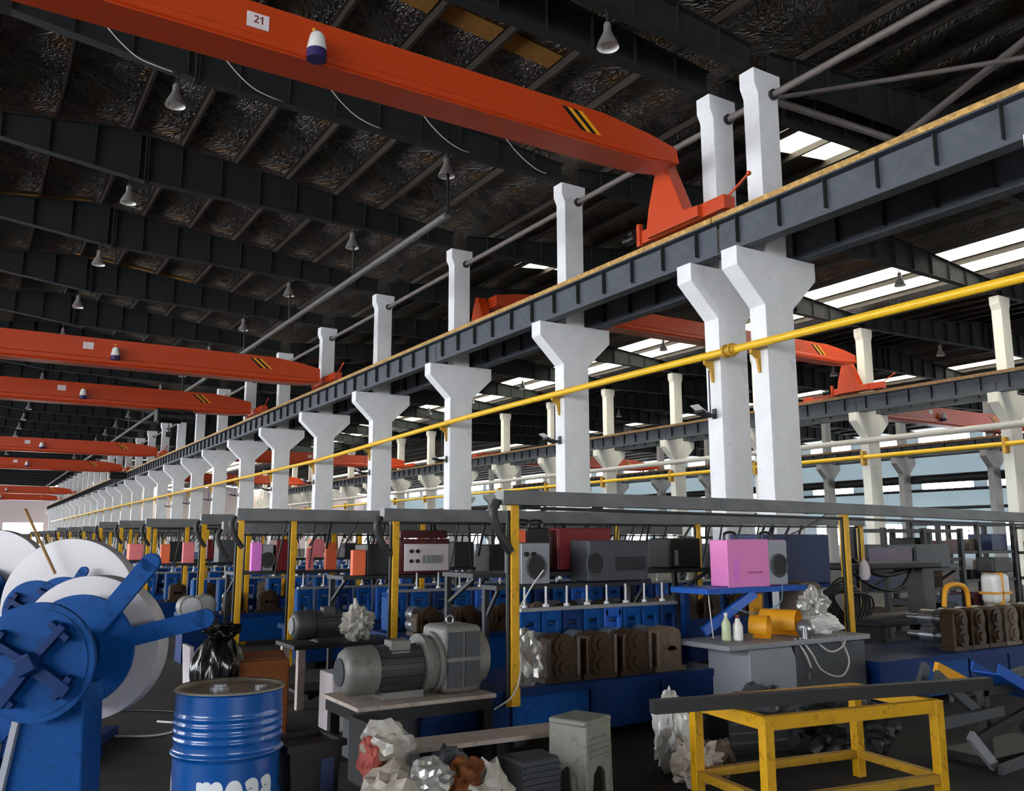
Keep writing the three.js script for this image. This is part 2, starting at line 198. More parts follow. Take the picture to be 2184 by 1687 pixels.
// concrete columns: lower shaft with a two-sided corbel, upper shaft, capital
function columnProto(name, label, m, group) {
  const t = T(name, label, 'column', group);
  p(t, 'shaft', ex([[-0.38, 0], [0.38, 0], [0.38, 5.9], [1.07, 6.56], [1.07, 6.92], [0.29, 6.92], [-0.29, 6.92], [-1.07, 6.92], [-1.07, 6.56], [-0.38, 5.9]], 0.39, 0.012), m);
  p(t, 'upper_shaft', ex([[-0.28, 6.9], [0.28, 6.9], [0.28, 10.15], [0.37, 10.35], [0.37, 10.66], [-0.37, 10.66], [-0.37, 10.35], [-0.28, 10.15]], 0.38, 0.012), m);
  return t;
}
{
  const c = columnProto('concrete_column', 'white concrete column of the close pair, the nearer one', C.white, 'white columns of the first row');
  c.position.set(12.6, 0, -11.0);
  copy(c, 'white concrete column of the close pair, the farther one', 12.6, 0, -12.2);
  copy(c, 'white concrete column cut off at the frame edge by the gold rail', 12.6, 0, -5.47);
  for (let k = 0; k <= 26; k++) copy(c, `${ORD[k]} white concrete column beyond the close pair along the yellow pipe`, 12.6, 0, ZC(k));
  const d = columnProto('concrete_column', 'first cream column in the row behind, beside the grey pipe', C.cream, 'cream columns of the second row');
  d.position.set(32.6, 0, ZC(0));
  for (let k = 1; k <= 16; k++) copy(d, `${ORD[k]} cream column in the row behind, beside the grey pipe`, 32.6, 0, ZC(k));
  const e = columnProto('concrete_column', 'first grey column of the third row before the pale blue wall', C.conc, 'grey columns of the third row');
  e.position.set(52.6, 0, ZC(1));
  for (let k = 2; k <= 13; k++) copy(e, `${ORD[k - 1]} grey column of the third row before the pale blue wall`, 52.6, 0, ZC(k));
}

// crane runway beams, one span between two columns each
function runwayProto(label, m, railM, group, L = 5.96, full = true) {
  const t = T('runway_beam', label, 'crane beam', group);
  p(t, 'web', bx(0.014, 0.62, L, 0, 7.26, 0), m);
  p(t, 'top_flange', bx(0.34, 0.024, L, 0, 7.585, 0), m); p(t, 'bottom_flange', bx(0.27, 0.024, L, 0, 6.945, 0), m);
  const sg = bx(0.22, 0.5, 0.016, 0, 7.32, 0);
  if (full) { sg.userData.ready = false; const g0 = M(sg); for (let z = -L / 2 + 0.5; z < L / 2; z += 0.99) p(t, 'stiffener', g0, C.darkSteel, 0, 0, z); }
  else { const a = []; for (let z = -L / 2 + 0.5; z < L / 2; z += 0.99) a.push(bx(0.22, 0.5, 0.016, 0, 7.32, z)); p(t, 'stiffener', M(a), C.darkSteel).userData.kind = 'stuff'; }
  p(t, 'rail', M(bx(0.37, 0.1, L + 0.04, 0, 7.645, 0), bx(0.08, 0.05, L + 0.04, 0, 7.715, 0)), railM);
  return t;
}
{
  const a = runwayProto('grey crane runway beam with gold rail between the close pair and the next column', C.beam, C.rail, 'runway beams of the first crane bay');
  a.position.set(11.82, 0, -14.53); 
  copy(a, 'grey crane runway beam with gold rail reaching the frame edge', 11.82, 0, -8.5);
  copy(a, 'grey crane runway beam with gold rail above the cut-off column', 11.82, 0, -2.45);
  for (let k = 0; k <= 25; k++) copy(a, `${ORD[k]} grey runway beam span with gold rail beyond the first single column`, 11.82, 0, ZC(k) - 3);
  const b = runwayProto('dark runway beam on the far corbels between close pair and next column', C.beam, C.railDull, 'runway beams behind the first row', 5.96, true);
  b.position.set(13.38, 0, -14.53);
  copy(b, 'dark runway beam on the far corbels reaching the frame edge', 13.38, 0, -8.5);
  for (let k = 0; k <= 15; k++) copy(b, `${ORD[k]} dark runway beam span behind the first row of single columns`, 13.38, 0, ZC(k) - 3);
  const c = runwayProto('grey runway beam of the second row reaching the frame edge', C.beam, C.railDull, 'runway beams of the second row', 5.96, true);
  c.position.set(31.82, 0, ZC(0) + 3);
  for (let k = 0; k <= 14; k++) copy(c, `${ORD[k]} grey runway beam span of the second row with brown rail`, 31.82, 0, ZC(k) - 3);
  for (let k = 0; k <= 10; k++) copy(b, `${ORD[k]} dark runway beam span behind the second row of columns`, 33.38, 0, ZC(k) - 3, 0, 'runway beams behind the second row');
  for (let k = 1; k <= 10; k++) copy(b, `${ORD[k - 1]} dark runway beam span on the third row of grey columns`, 51.82, 0, ZC(k) - 3, 0, 'runway beams of the third row');
  for (let k = 1; k <= 10; k++) copy(b, `${ORD[k - 1]} dark runway beam span behind the third row of grey columns`, 53.38, 0, ZC(k) - 3, 0, 'runway beams behind the third row');
}

// pipes along the rows
{
  const t = T('gas_pipe', 'yellow gas pipe bracketed along the white columns', 'pipe');
  const pts = []; for (let z = 2; z >= -170; z -= 6) pts.push(V(11.98, 5.13 + (z < -20 ? Math.max(-0.3, (z + 20) * 0.02) : 0), z));
  p(t, 'pipe', new THREE.TubeGeometry(new THREE.CatmullRomCurve3(pts), 120, 0.075, 10), C.pipe);
  p(t, 'flange', M(cy(0.13, 0.05, 'z', 11.98, 5.13, -11.45, 14), cy(0.13, 0.05, 'z', 11.98, 5.13, -11.6, 14), cy(0.1, 0.3, 'z', 11.98, 5.13, -11.5, 12)), C.yellowDirty);
  const br = ex([[0, 0], [0.24, 0], [0.24, -0.42], [0.2, -0.42], [0.15, -0.16], [0, -0.07]], 0.05);
  const g0 = M(br); for (const z of [-5.47, -11.0, -12.2, ...Array.from({ length: 22 }, (_, k) => ZC(k))]) p(t, 'bracket', g0, C.yellowDirty, 11.98, (z < -20 ? 5.13 + Math.max(-0.3, (z + 20) * 0.02) : 5.13) - 0.07, z);
  const u = T('gas_pipe', 'thin yellow pipe along the cream columns of the second row', 'pipe'); p(u, 'pipe', rod(V(32.05, 5.05, -2), V(32.05, 5.05, -120), 0.09, 8), C.pipe);
  const g1 = M(bx(0.3, 0.6, 0.12, 0.05, -0.05, 0)); for (let k = 0; k < 14; k++) p(u, 'bracket', g1, C.yellowDirty, 32.05, 5.05, ZC(k));
  one('water_pipe', 'pale grey pipe above the thin yellow pipe on cream columns', 'pipe', null, rod(V(32.0, 5.72, -2), V(32.0, 5.72, -120), 0.13, 10), C.greyPipe);
  { const tm = mat('#6d6461', 0.55), t2 = T('tie_pipe', 'grey tie pipe joining the tops of the white columns', 'pipe'); p(t2, 'pipe', rod(V(12.72, 10.2, 0), V(12.72, 10.2, -170), 0.07, 10), tm); const cg = M(cy(0.11, 0.07, 'z', 0, 0, 0, 14)); for (const z of [-5.47, -11.0, -12.2, ...Array.from({ length: 12 }, (_, k) => ZC(k))]) p(t2, 'collar', cg, C.darkSteel, 12.72, 10.2, z + 0.22); }
  for (const [y, rad, l] of [[5.5, 0.28, 'thick dark duct along the third row of grey columns'], [4.75, 0.09, 'thin dark pipe under the thick duct on the third row'], [3.6, 0.1, 'lowest dark pipe along the third row of grey columns']]) one('row_pipe', l, 'pipe', 'dark pipes of the third row', rod(V(53.3, y, -8), V(53.3, y, -110), rad, 10), C.darkSteel);
  const h = T('hanging_pipe', 'dark grey pipe hung under the roof beams on a rod', 'pipe'); p(h, 'pipe', rod(V(9.05, 9.2, -17.5), V(9.05, 9.2, -172), 0.09, 10), mat('#5c5a59', 0.5));
  for (let k = 0; k < 14; k++) p(h, 'hanger', rod(V(9.05, 9.2, ZC(k)), V(9.05, k ? 10.9 : 11.6, ZC(k)), 0.035, 6), C.black);
  const brace = [[V(13, 10.25, -11.0), V(22.2, 10.75, -11.2)], [V(15.2, 10.75, -5.9), V(17.6, 10.75, -11.3)], [V(13, 10.3, -11), V(18.5, 10.85, -5.8)]];
  brace.forEach(([a, b], i) => one('roof_brace', ['grey brace tube running across from the paired column top', 'grey diagonal brace tube crossing the other under the roof', 'thin grey brace tube rising from the paired column top'][i], 'brace', 'roof braces by the paired columns', rod(a, b, i === 2 ? 0.05 : 0.08, 8), mat('#6d6461', 0.5)));
}

// ------------------------------------------------------------------ high-bay lamps
{
  const t = T('high_bay_lamp', 'hanging bell lamp above the numbered crane girder, under the paired-column beam', 'lamp', 'high bay lamps');
  p(t, 'stem', M(rod(V(0, 0.42, 0), V(0, 0.72, 0), 0.018, 6), bx(0.1, 0.03, 0.1, 0, 0.72, 0)), C.darkSteel);
  p(t, 'housing', lathe([[0, 0.44], [0.06, 0.43], [0.085, 0.38], [0.085, 0.24], [0.1, 0.2], [0.1, 0.17]], 14), C.lampOut);
  p(t, 'shade', lathe([[0.1, 0.18], [0.14, 0.1], [0.2, -0.02], [0.245, -0.14], [0.25, -0.16]], 20), C.lampOut);
  p(t, 'reflector', lathe([[0.02, 0.15], [0.09, 0.14], [0.13, 0.08], [0.19, -0.03], [0.236, -0.14], [0.243, -0.16]], 20), C.lampIn);
  p(t, 'bulb', lathe([[0, -0.02], [0.05, 0.01], [0.06, 0.06], [0.03, 0.13], [0, 0.14]], 12), C.lampIn);
  t.position.set(8.8, 10.2, -11.0); t.scale.setScalar(0.8);
  for (let k = 0; k <= 14; k++) { copy(t, `${ORD[k]} hanging bell lamp beyond the crane, in the row by the roof ridge`, 2.85, 10.35, ZC(k) + 0.05); copy(t, `${ORD[k]} hanging bell lamp beyond the crane, in the row over the hung pipe`, 8.98, 10.25, ZC(k) + 0.05); }
  for (let k = 0; k <= 6; k++) { copy(t, `${ORD[k]} hanging bell lamp of the second bay seen under the dark beam`, 26.4, 10.27, ZC(k) + 0.05); copy(t, `${ORD[k]} hanging bell lamp of the third bay past the cream columns`, 38.2, 10.25, ZC(k) + 0.05); }
}

// ------------------------------------------------------------------ bridge cranes (local x = 0 at mid-span)
const loftX = (sts) => { // stations [x, [[z,y]...]]
  const n = sts[0][1].length, pos = [], quad = (a, b, c, d) => pos.push(...a, ...b, ...c, ...a, ...c, ...d);
  for (let i = 0; i < sts.length - 1; i++) for (let j = 0; j < n; j++) { const k = (j + 1) % n, P0 = (s, q) => [sts[s][0], sts[s][1][q][1], sts[s][1][q][0]]; quad(P0(i, j), P0(i + 1, j), P0(i + 1, k), P0(i, k)); }
  for (const e of [0, sts.length - 1]) { const s = sts[e][1]; for (let j = 1; j < n - 1; j++) { const f = (q) => [sts[e][0], s[q][1], s[q][0]]; pos.push(...f(0), ...f(j), ...f(j + 1)); } }
  const g = new THREE.BufferGeometry(); g.setAttribute('position', new THREE.Float32BufferAttribute(pos, 3)); g.computeVertexNormals(); return g; };
const prof = (yb, yt) => { const h = yt - yb, f = (k) => yb + h * k; const half = [[0.27, f(1)], [0.27, f(0.3)], [0.3, f(0.26)], [0.3, f(0.12)], [0.24, f(0.06)], [0.33, f(0.035)], [0.33, f(0)]]; return [...half, ...half.slice().reverse().map(([z, y]) => [-z, y])]; };
function crane(label, hi, m, group, stripes = true) {
  const t = T('bridge_crane', label, 'crane', group), dy = hi ? 0 : -0.98, yl = hi ? 8.84 : 8.62;
  p(t, 'girder', loftX([[-8.9, prof(8.95 + dy, 9.3 + dy)], [-8.1, prof(8.86 + dy, 9.44 + dy)], [-7.0, prof(yl + dy, 9.57 + dy)], [7.0, prof(yl + dy, 9.57 + dy)], [8.1, prof(yl + 0.02 + dy, 9.44 + dy)], [8.8, prof(yl + 0.12 + dy, 9.3 + dy)]]), m);
  for (const s of [-1, 1]) {
    const e = p(t, 'end_truck', M(rb(0.3, 0.28, 2.5, 0.02, s * 9.2, 7.93, 0), s > 0 || !hi ? [] : []), m);
    if (hi) p(e, 'gusset', place(ex([[-0.85, 8.02], [-0.85, 7.8], [0.65, 7.8], [0.65, 8.02], [0.25, 8.05], [-0.28, 9.3], [-0.45, 9.32], [-0.6, 8.95], [-0.78, 8.4]].map(([a, b]) => [-a, b]), 0.32, 0.012), s * 9.16, 0, 0, 0, 0, 0).rotateY(0).applyMatrix4(new THREE.Matrix4().makeTranslation(-s * 9.16, 0, 0)).rotateY(Math.PI / 2).translate(s * 9.1, 0, 0), m);
    for (const w of [-1, 1]) p(e, 'wheel', cy(0.14, 0.09, 'x', s * 9.22, 7.88, w * 1.02, 18), C.darkSteel);
    p(e, 'drive_motor', M(cy(0.09, 0.3, 'z', s * 9.0, 7.95, -1.42, 12), cy(0.1, 0.05, 'z', s * 9.0, 7.95, -1.58, 12), bx(0.1, 0.08, 0.12, s * 9.0, 8.06, -1.4)), C.black);
    p(e, 'buffer', M(rod(V(s * 9.2, 8.0, 1.1), V(s * 9.2, 8.32, 1.75), 0.025, 6), sp(0.06, s * 9.2, 8.0, 1.1, 8), sp(0.05, s * 9.2, 8.32, 1.75, 8), rb(0.12, 0.5, 0.1, 0.02, s * 9.05, 7.98, -1.2)), m);
  }
  if (stripes) for (let i = 0; i < 4; i++) p(t, 'warning_stripe', place(ex([[0, 0.37], [0.11, 0.37], [0.55, 0], [0.44, 0]], 0.012), 6.02 + i * 0.115, 9.09 + dy, 0.274), i % 2 ? C.stripe : C.black);
  p(t, 'number_plate', bx(0.33, 0.24, 0.012, 0.47, 9.27 + dy, 0.277), C.plate);
  const a = p(t, 'alarm_lamp', lathe([[0, 0.26], [0.07, 0.25], [0.11, 0.2], [0.14, 0.06], [0.155, -0.03], [0.155, -0.05]], 14).translate(1.33, 9.02 + dy, 0.45), C.plastic);
  p(a, 'lamp_base', M(cy(0.155, 0.15, 'y', 1.33, 8.9 + dy, 0.45, 14, 0.152), bx(0.1, 0.06, 0.2, 1.33, 8.95 + dy, 0.33)), C.indigo);
  p(t, 'festoon_bolt', sp(0.035, 1.33, 9.4 + dy, 0.29, 8), C.stripe);
  return t;
}
{
  const hi = crane('bright orange bridge crane with plate 21 and striped girder end', true, C.orange, 'bridge cranes');
  hi.position.set(2.6, 0, -12.42);
  const a2 = copy(hi, 'orange crane of the second bay seen behind the white columns', 22.6, 0, -23.3);
  { // lettering on the plate
    const cv = document.createElement('canvas'); cv.width = 256; cv.height = 160; const c = cv.getContext('2d'); c.fillStyle = '#d9cfd2'; c.fillRect(0, 0, 256, 160); c.fillStyle = '#6d1a18'; c.font = 'bold 118px sans-serif'; c.textAlign = 'center'; c.textBaseline = 'middle'; c.fillText('21', 142, 66);
    const tx = new THREE.CanvasTexture(cv); tx.colorSpace = THREE.SRGBColorSpace; const g = new THREE.PlaneGeometry(0.32, 0.23); const o = mesh('plate_print', g, new THREE.MeshStandardMaterial({ map: tx, roughness: 0.6 })); o.position.set(0.47, 9.27, 0.2845); hi.getObjectByName('number_plate').add(o);
  }
  const lo = crane('red-orange bridge crane, first one beyond the numbered crane', false, C.orange, 'bridge cranes');
  lo.position.set(2.6, 0, -33.1);
  copy(lo, 'red-orange bridge crane, second one beyond the numbered crane', 2.6, 0, -43);
  for (const [z, i] of [[-68, 0], [-85, 1], [-129, 2], [-150, 3]]) copy(lo, `${['third', 'fourth', 'fifth', 'sixth'][i]} red-orange bridge crane beyond the numbered crane, far down the hall`, 2.6, 0, z);
  copy(lo, 'red crane of the second bay between far cream columns, the nearer', 22.6, 0, -68.4); copy(lo, 'red crane of the second bay between far cream columns, the farther', 22.6, 0, -95);
  copy(lo, 'dark red crane of the third bay behind the second runway', 42.6, 0, -27.5); copy(lo, 'red crane of the third bay behind the second white column', 42.6, 0, -60);
  for (const [x, z, l] of [[7.66, -43.4, 'black hoist under the second crane beyond the numbered one'], [11.0, -85.2, 'black hoist at the end of the fourth distant crane']]) {
    const h = T('hoist', l, 'hoist', 'crane hoists', x, 7.0, z); p(h, 'drum', cy(0.32, 1.0, 'x', 0, 0.35, 0.6, 16), C.black); p(h, 'motor', cy(0.24, 0.6, 'x', 0.8, 0.35, 0.6, 14), C.darkSteel); p(h, 'frame', M(bx(1.6, 0.12, 0.9, 0.2, 0.6, 0.4), bx(0.08, 0.6, 0.8, -0.55, 0.4, 0.5), bx(0.08, 0.6, 0.8, 0.5, 0.4, 0.5)), C.black); p(h, 'hook', M(rod(V(0, 0, 0.6), V(0, -0.5, 0.6), 0.03, 6), bx(0.25, 0.25, 0.15, 0, -0.5, 0.6)), C.darkSteel);
  }
  // supply wire swagged along the first beam beyond the crane
  for (let i = 0; i < 5; i++) { const x = 1.45 + i * 2.27; one('supply_wire', `${ORD[i]} pale wire drop along the beam behind the numbered crane`, 'wire', 'wire drops on the roof beam', tb([[x - 0.15, 11.66, -17.42], [x, 11.52, -17.36], [x + 0.3, 11.22, -17.33], [x + 0.65, 10.99, -17.33], [x + 1.0, 10.93 - 0.02 * i, -17.35], [x + 1.3, 10.92 - 0.02 * i, -17.4]], 0.012, 28, 5), C.wire); }
}

// floodlights on the column faces
{
  const t = T('floodlight', 'flat floodlight on the farther column of the close pair', 'floodlight', 'floodlights on the first row');
  p(t, 'head', M(rb(0.32, 0.06, 0.24, 0.015, -0.05, 0, 0, 0, 0, -0.25)), C.darkSteel); p(t, 'panel', bx(0.28, 0.012, 0.22, -0.2, 0.08, 0.02, 0, 0, -0.5), C.plate); p(t, 'bracket', M(bx(0.22, 0.03, 0.03, 0.12, 0.0, 0), rod(V(0.02, 0.02, 0.1), V(0.02, 0.85, 0.1), 0.014, 6), bx(0.03, 0.2, 0.1, 0.23, 0.02, 0)), C.darkSteel);
  t.position.set(11.98, 4.0, -12.2);
  for (let k = 0; k <= 8; k++) copy(t, `flat floodlight on the ${ORD[k]} white column beyond the close pair`, 11.98, 4.0, ZC(k));
}

// ------------------------------------------------------------------ roll forming lines across the bay
const housingF = (w, h, d) => { const o = []; o.push(ex([...[[-w / 2, 0], [w / 2, 0], [w / 2, h - w * 0.28]], ...Array.from({ length: 7 }, (_, i) => [Math.cos(i / 6 * Math.PI) * (w / 2), h - w * 0.28 + Math.sin(i / 6 * Math.PI) * w * 0.28])], d, 0.012)); o.push(cy(w * 0.36, 0.05, 'z', 0, h * 0.3, d / 2, 14)); o.push(cy(w * 0.36, 0.05, 'z', 0, h * 0.72, d / 2, 14)); o.push(cy(w * 0.2, 0.09, 'z', 0, h * 0.3, d / 2, 10)); o.push(cy(w * 0.2, 0.09, 'z', 0, h * 0.72, d / 2, 10)); o.push(bx(w * 1.25, 0.04, d * 1.1, 0, 0.02, 0)); return M(o); };
const housingR = (w, h, d) => M(rb(w * 0.3, h, d, 0.02, -w * 0.35, h / 2, 0), rb(w * 0.3, h, d, 0.02, w * 0.35, h / 2, 0), rb(w, h * 0.2, d, 0.025, 0, h * 0.9, 0), rb(w * 0.5, h * 0.26, d * 0.8, 0.02, 0, h * 0.62, 0), rb(w * 0.5, h * 0.22, d * 0.8, 0.02, 0, h * 0.25, 0));
function rollLine(label, o) {
  const t = T('roll_forming_machine', label, 'machine', 'roll forming machines', o.x0, 0, o.z), L = o.x1 - o.x0, by = o.bed ?? 0.47;
  p(t, 'bed', M(bx(L, 0.06, 1.0, L / 2, by - 0.03, -0.5), bx(L - 0.1, by - 0.16, 0.9, L / 2, by / 2 + 0.02, -0.5)), o.bedMat ?? C.blueDeep);
  const np = Math.max(2, Math.round(L / 0.75)), pw = L / np - 0.03, pg = M(rb(pw, by - 0.14, 0.03, 0.008, 0, by / 2 + 0.02, 0));
  for (let i = 0; i < np; i++) p(t, 'side_panel', pg, i % 3 === 1 ? C.blue : C.blueDeep, (i + 0.5) * L / np, 0, -0.03);
  for (const x of [0.15, L / 2, L - 0.15]) p(t, 'foot', M(bx(0.12, 0.1, 0.9, x, 0.05, -0.5)), C.darkSteel);
  const F = o.front, R = o.rear;
  if (F) { const g = housingF(F.w ?? 0.3, F.h, 0.16), s = housingF((F.w ?? 0.3) * 0.6, F.h * 1.02, 0.12); for (let i = 0; i < F.n; i++) { const x = F.x0 + (F.x1 - F.x0) * (F.n > 1 ? i / (F.n - 1) : 0) - o.x0; p(t, 'bearing_stand', g, i % 4 === 3 ? C.brownLight : C.brown, x, by, -0.18); const sh = p(t, 'roller_shaft', M(cy(0.035, 0.5, 'z', x, by + F.h * 0.3, -0.45, 10), cy(0.035, 0.5, 'z', x, by + F.h * 0.72, -0.45, 10), cy(0.09, 0.16, 'z', x, by + F.h * 0.72, -0.45, 14), cy(0.09, 0.16, 'z', x, by + F.h * 0.3, -0.45, 14)), C.steel); if (i < F.n - 1 && F.n < 9) p(t, 'spacer_plate', M(bx(0.035, F.h * 0.9, 0.2, x + (F.w ?? 0.3) * 0.57, by + F.h * 0.45, -0.2)), C.brownLight); } }
  if (R) { const g = housingR(0.22, R.h, 0.2), sc = M(cy(0.011, 0.2, 'y', 0, R.h + 0.1, 0, 8), cy(0.03, 0.05, 'y', 0, R.h + 0.02, 0, 6)); const n = R.n; for (let i = 0; i < n; i++) { const x = R.x0 + (R.x1 - R.x0) * i / (n - 1) - o.x0; p(t, 'roller_stand', g, i % 5 === 2 ? C.blueDeep : i % 5 === 4 ? C.blueBright : C.blue, x, by, -0.75); p(t, 'adjusting_screw', sc, i % 2 ? C.wire : C.steel, x, by, -0.75); }
    p(t, 'tie_bar', M(bx(R.x1 - R.x0 + 0.2, 0.03, 0.07, (R.x0 + R.x1) / 2 - o.x0, by + R.h + 0.01, -0.68)), C.galv); }
  return t;
}
rollLine('blue roll forming machine with brown bearing stands under the first yellow post', { x0: 2.9, x1: 5.92, z: -5.9, bed: 0.47, front: { x0: 4.2, x1: 5.35, n: 4, h: 0.38, w: 0.28 }, rear: { x0: 4.25, x1: 6.0 - 0.15, n: 8, h: 0.52 } });
rollLine('dark blue roll forming machine with brown stands beside the grey console', { x0: 7.35, x1: 11.7, z: -5.35, bed: 0.47, front: { x0: 8.85, x1: 11.4, n: 9, h: 0.42, w: 0.24 }, bedMat: C.blueDeep });
rollLine('blue roll forming machine with two brown stands behind the gearmotor', { x0: 3.9, x1: 9.6, z: -8.35, bed: 0.62, front: { x0: 4.22, x1: 9.2, n: 12, h: 0.26, w: 0.3 }, rear: { x0: 4.1, x1: 9.3, n: 20, h: 0.42 } });
rollLine('blue roll forming machine behind the dark bench motor', { x0: 3.7, x1: 10.2, z: -11.0, bed: 0.5, front: { x0: 5.4, x1: 9.8, n: 10, h: 0.3, w: 0.28 }, rear: { x0: 3.95, x1: 9.9, n: 22, h: 0.46 } });
const farLine = rollLine('blue roll forming machine with bright cylinder pair at its end', { x0: 2.9, x1: 11, z: -13.8, bed: 0.5, front: { x0: 3.6, x1: 10.6, n: 14, h: 0.32, w: 0.3 }, rear: { x0: 3.2, x1: 10.7, n: 20, h: 0.5 } });
const TZ = [-17.0, -20.2, -23.4, -26.8, -30.4, -34.2, -38.4, -43, -48, -54, -61, -70];
TZ.forEach((z, i) => copy(farLine, `${ORD[i]} blue roll forming machine in the rows beyond the bright cylinder pair`, 2.7, 0, z));

// overhead cable trays on yellow posts
function trayLine(label, x0, x1, z, h, posts, foot = 0.4, w = 0.11, sag = 0, hoses = true) {
  const t = T('cable_tray', label, 'cable tray', 'cable trays on yellow posts');
  const n = 6, g = []; for (let i = 0; i < n; i++) { const a = i / n, b = (i + 1) / n, ys = (f) => h - sag * f * f; g.push(bar(V(x0 + (x1 - x0) * a, ys(a), z), V(x0 + (x1 - x0) * b, ys(b), z), 0.12, w)); }
  p(t, 'trunking', M(g), C.tray);
  p(t, 'underside_cable', M(bar(V(x0 + 0.1, h - w / 2 - 0.02, z - 0.02), V(x1 - 0.1, h - w / 2 - 0.02 - sag, z - 0.02), 0.05, 0.025)), C.cable);
  p(t, 'drop_cable', tb([[x0 - 0.02, h - 0.02, z], [x0 - 0.06, h - 0.12, z], [x0 + 0.0, h - 0.3, z + 0.02], [x0 + 0.08, h - 0.42, z + 0.03]], 0.035, 16, 6), C.cable);
  if (hoses) { const hs = []; for (let i = 0; i < 26; i++) { const x = x0 + 0.6 + (x1 - x0 - 1) * rnd(), d = rr(0.25, 0.75), sx = rr(-0.15, 0.15); hs.push(tb([[x, h - w / 2, z - 0.05], [x + sx * 0.4, h - d * 0.5, z - 0.12], [x + sx, h - d, z - 0.2]], rr(0.008, 0.02), 8, 5)); } p(t, 'drop_hose', M(hs), C.cable).userData.kind = 'stuff'; }
  for (const [x, y0] of posts) { p(t, 'post', M(rb(0.075, h - w / 2 - y0, 0.075, 0.008, x, (h - w / 2 + y0) / 2, z)), C.yellow); p(t, 'post_cable', M(rod(V(x - 0.055, y0 + 0.05, z + 0.01), V(x - 0.05, h - 0.1, z + 0.01), 0.016, 6)), C.cable); if (y0 > 0.05) p(t, 'post_plate', bx(0.12, 0.12, 0.02, x, y0 + 0.06, z + 0.0), C.yellowDirty); }
  return t;
}
trayLine('grey cable trunking on the first yellow post crossing in front of all others', 3.52, 12.1, -5.86, 1.93, [[3.64, 0.36], [7.62, 0.02]], 0.4, 0.11, 0.09, false);
trayLine('grey cable trunking behind the first, ending in a bent yellow post', 3.72, 11.6, -8.6, 1.87, [[3.87, 0.02], [5.35, 0.62], [8.2, 0.62], [11.55, 0.02]], 0.4, 0.13);
const farTray = trayLine('grey cable trunking on yellow post behind the dark bench motor', 2.9, 11.6, -11.3, 1.93, [[2.96, 0.02], [3.64, 0.02], [5.5, 0.5], [9, 0.5]], 0.4, 0.15);
trayLine('lower dark cable trunking just behind the bench motor tray', 3.0, 11.4, -12.4, 1.78, [[4.6, 0.02]], 0.4, 0.16);
copy(farTray, 'grey cable trunking on a yellow post beside the bright cylinder pair', 0.15, 0.0, -2.7);
TZ.forEach((z, i) => copy(farTray, `${ORD[i]} grey cable trunking in the rows beyond the bright cylinder pair`, -0.1 - i * 0.02, 0.0 + (i % 3) * 0.03, z + 11));

// equipment shelves carrying the boxes
function shelf(label, x0, x1, y, z, d, m = C.darkSteel) { const t = T('equipment_shelf', label, 'shelf', 'equipment shelves'); p(t, 'top', M(bx(x1 - x0, 0.04, d, (x0 + x1) / 2, y - 0.02, z)), m); for (const x of [x0 + 0.05, x1 - 0.05]) { p(t, 'leg', bx(0.05, y - 0.04, 0.05, x, (y - 0.04) / 2, z - d / 2 + 0.025), m); p(t, 'bracket', bar(V(x, y - 0.28, z - d / 2 + 0.05), V(x, y - 0.04, z + d / 2 - 0.05), 0.03, 0.03), m); } return t; }
shelf('black shelf carrying the orange panel and red box', 3.95, 6.95, 1.3, -7.35, 0.6); shelf('dark shelf carrying the grey fan boxes', 4.05, 5.85, 1.2, -6.95, 0.3, C.darkSteel);
shelf('blue shelf carrying the navy cabinet', 7.1, 8.4, 1.12, -6.85, 0.6, C.blueDeep);
{ // blue bracket with brace under the pink box
  const t = T('bracket_shelf', 'bright blue bracket shelf with slanted brace under the pink box', 'shelf'); p(t, 'top', M(bx(1.35, 0.05, 0.5, 6.5, 1.13, -6.25)), C.blueBright); p(t, 'brace', bar(V(6.45, 1.1, -6.02), V(5.95, 0.75, -6.2), 0.06, 0.08), C.blueBright); for (const x of [5.95, 7.1]) p(t, 'leg', bx(0.06, 1.1, 0.06, x, 0.55, -6.44), C.blueDeep);
}
// welding sets and control boxes
function powerBox(label, x0, x1, y0, y1, z, d, side, front, o = {}) {
  const t = T('power_box', label, 'control box', o.group ?? 'power boxes over the machines', (x0 + x1) / 2, y0, z, o.ry ?? 0), w = x1 - x0, h = y1 - y0;
  p(t, 'casing', rb(w, h, d, 0.015, 0, h / 2, -d / 2), side);
  p(t, 'front_panel', rb(w * 0.96, h * 0.96, 0.02, 0.006, 0, h / 2, 0.006), front);
  if (o.handles) for (const s of [-0.3, 0.3]) p(t, 'handle', tb([[s * w - 0.08, h, -d / 2], [s * w - 0.07, h + 0.06, -d / 2], [s * w + 0.07, h + 0.06, -d / 2], [s * w + 0.08, h, -d / 2]], 0.014, 16, 6), C.black);
  if (o.fan) { p(t, 'fan_ring', place(new THREE.TorusGeometry(h * 0.27, 0.012, 6, 24), o.fan * w, h * 0.42, 0.02), C.greyDark); p(t, 'fan_grille', M(cy(h * 0.26, 0.014, 'z', o.fan * w, h * 0.42, 0.014, 24)), C.darkSteel); }
  if (o.knobs) for (let i = 0; i < o.knobs; i++) p(t, 'knob', cy(0.022, 0.03, 'z', -w * 0.34 + (i % 2) * 0.08, h * (0.72 - 0.2 * (i >> 1)), 0.03, 10), C.black);
  if (o.label) p(t, 'label_plate', bx(w * 0.5, h * 0.34, 0.006, w * 0.18, h * 0.42, 0.02), o.label);
  if (o.slot) p(t, 'vent_slot', bx(0.05, h * 0.5, 0.008, -w * 0.3, h * 0.35, 0.018), o.slot);
  if (o.side) p(t, 'side_panel', bx(0.008, h * 0.96, d * 0.96, -w / 2 - 0.004, h / 2, -d / 2), o.side);
  return t;
}
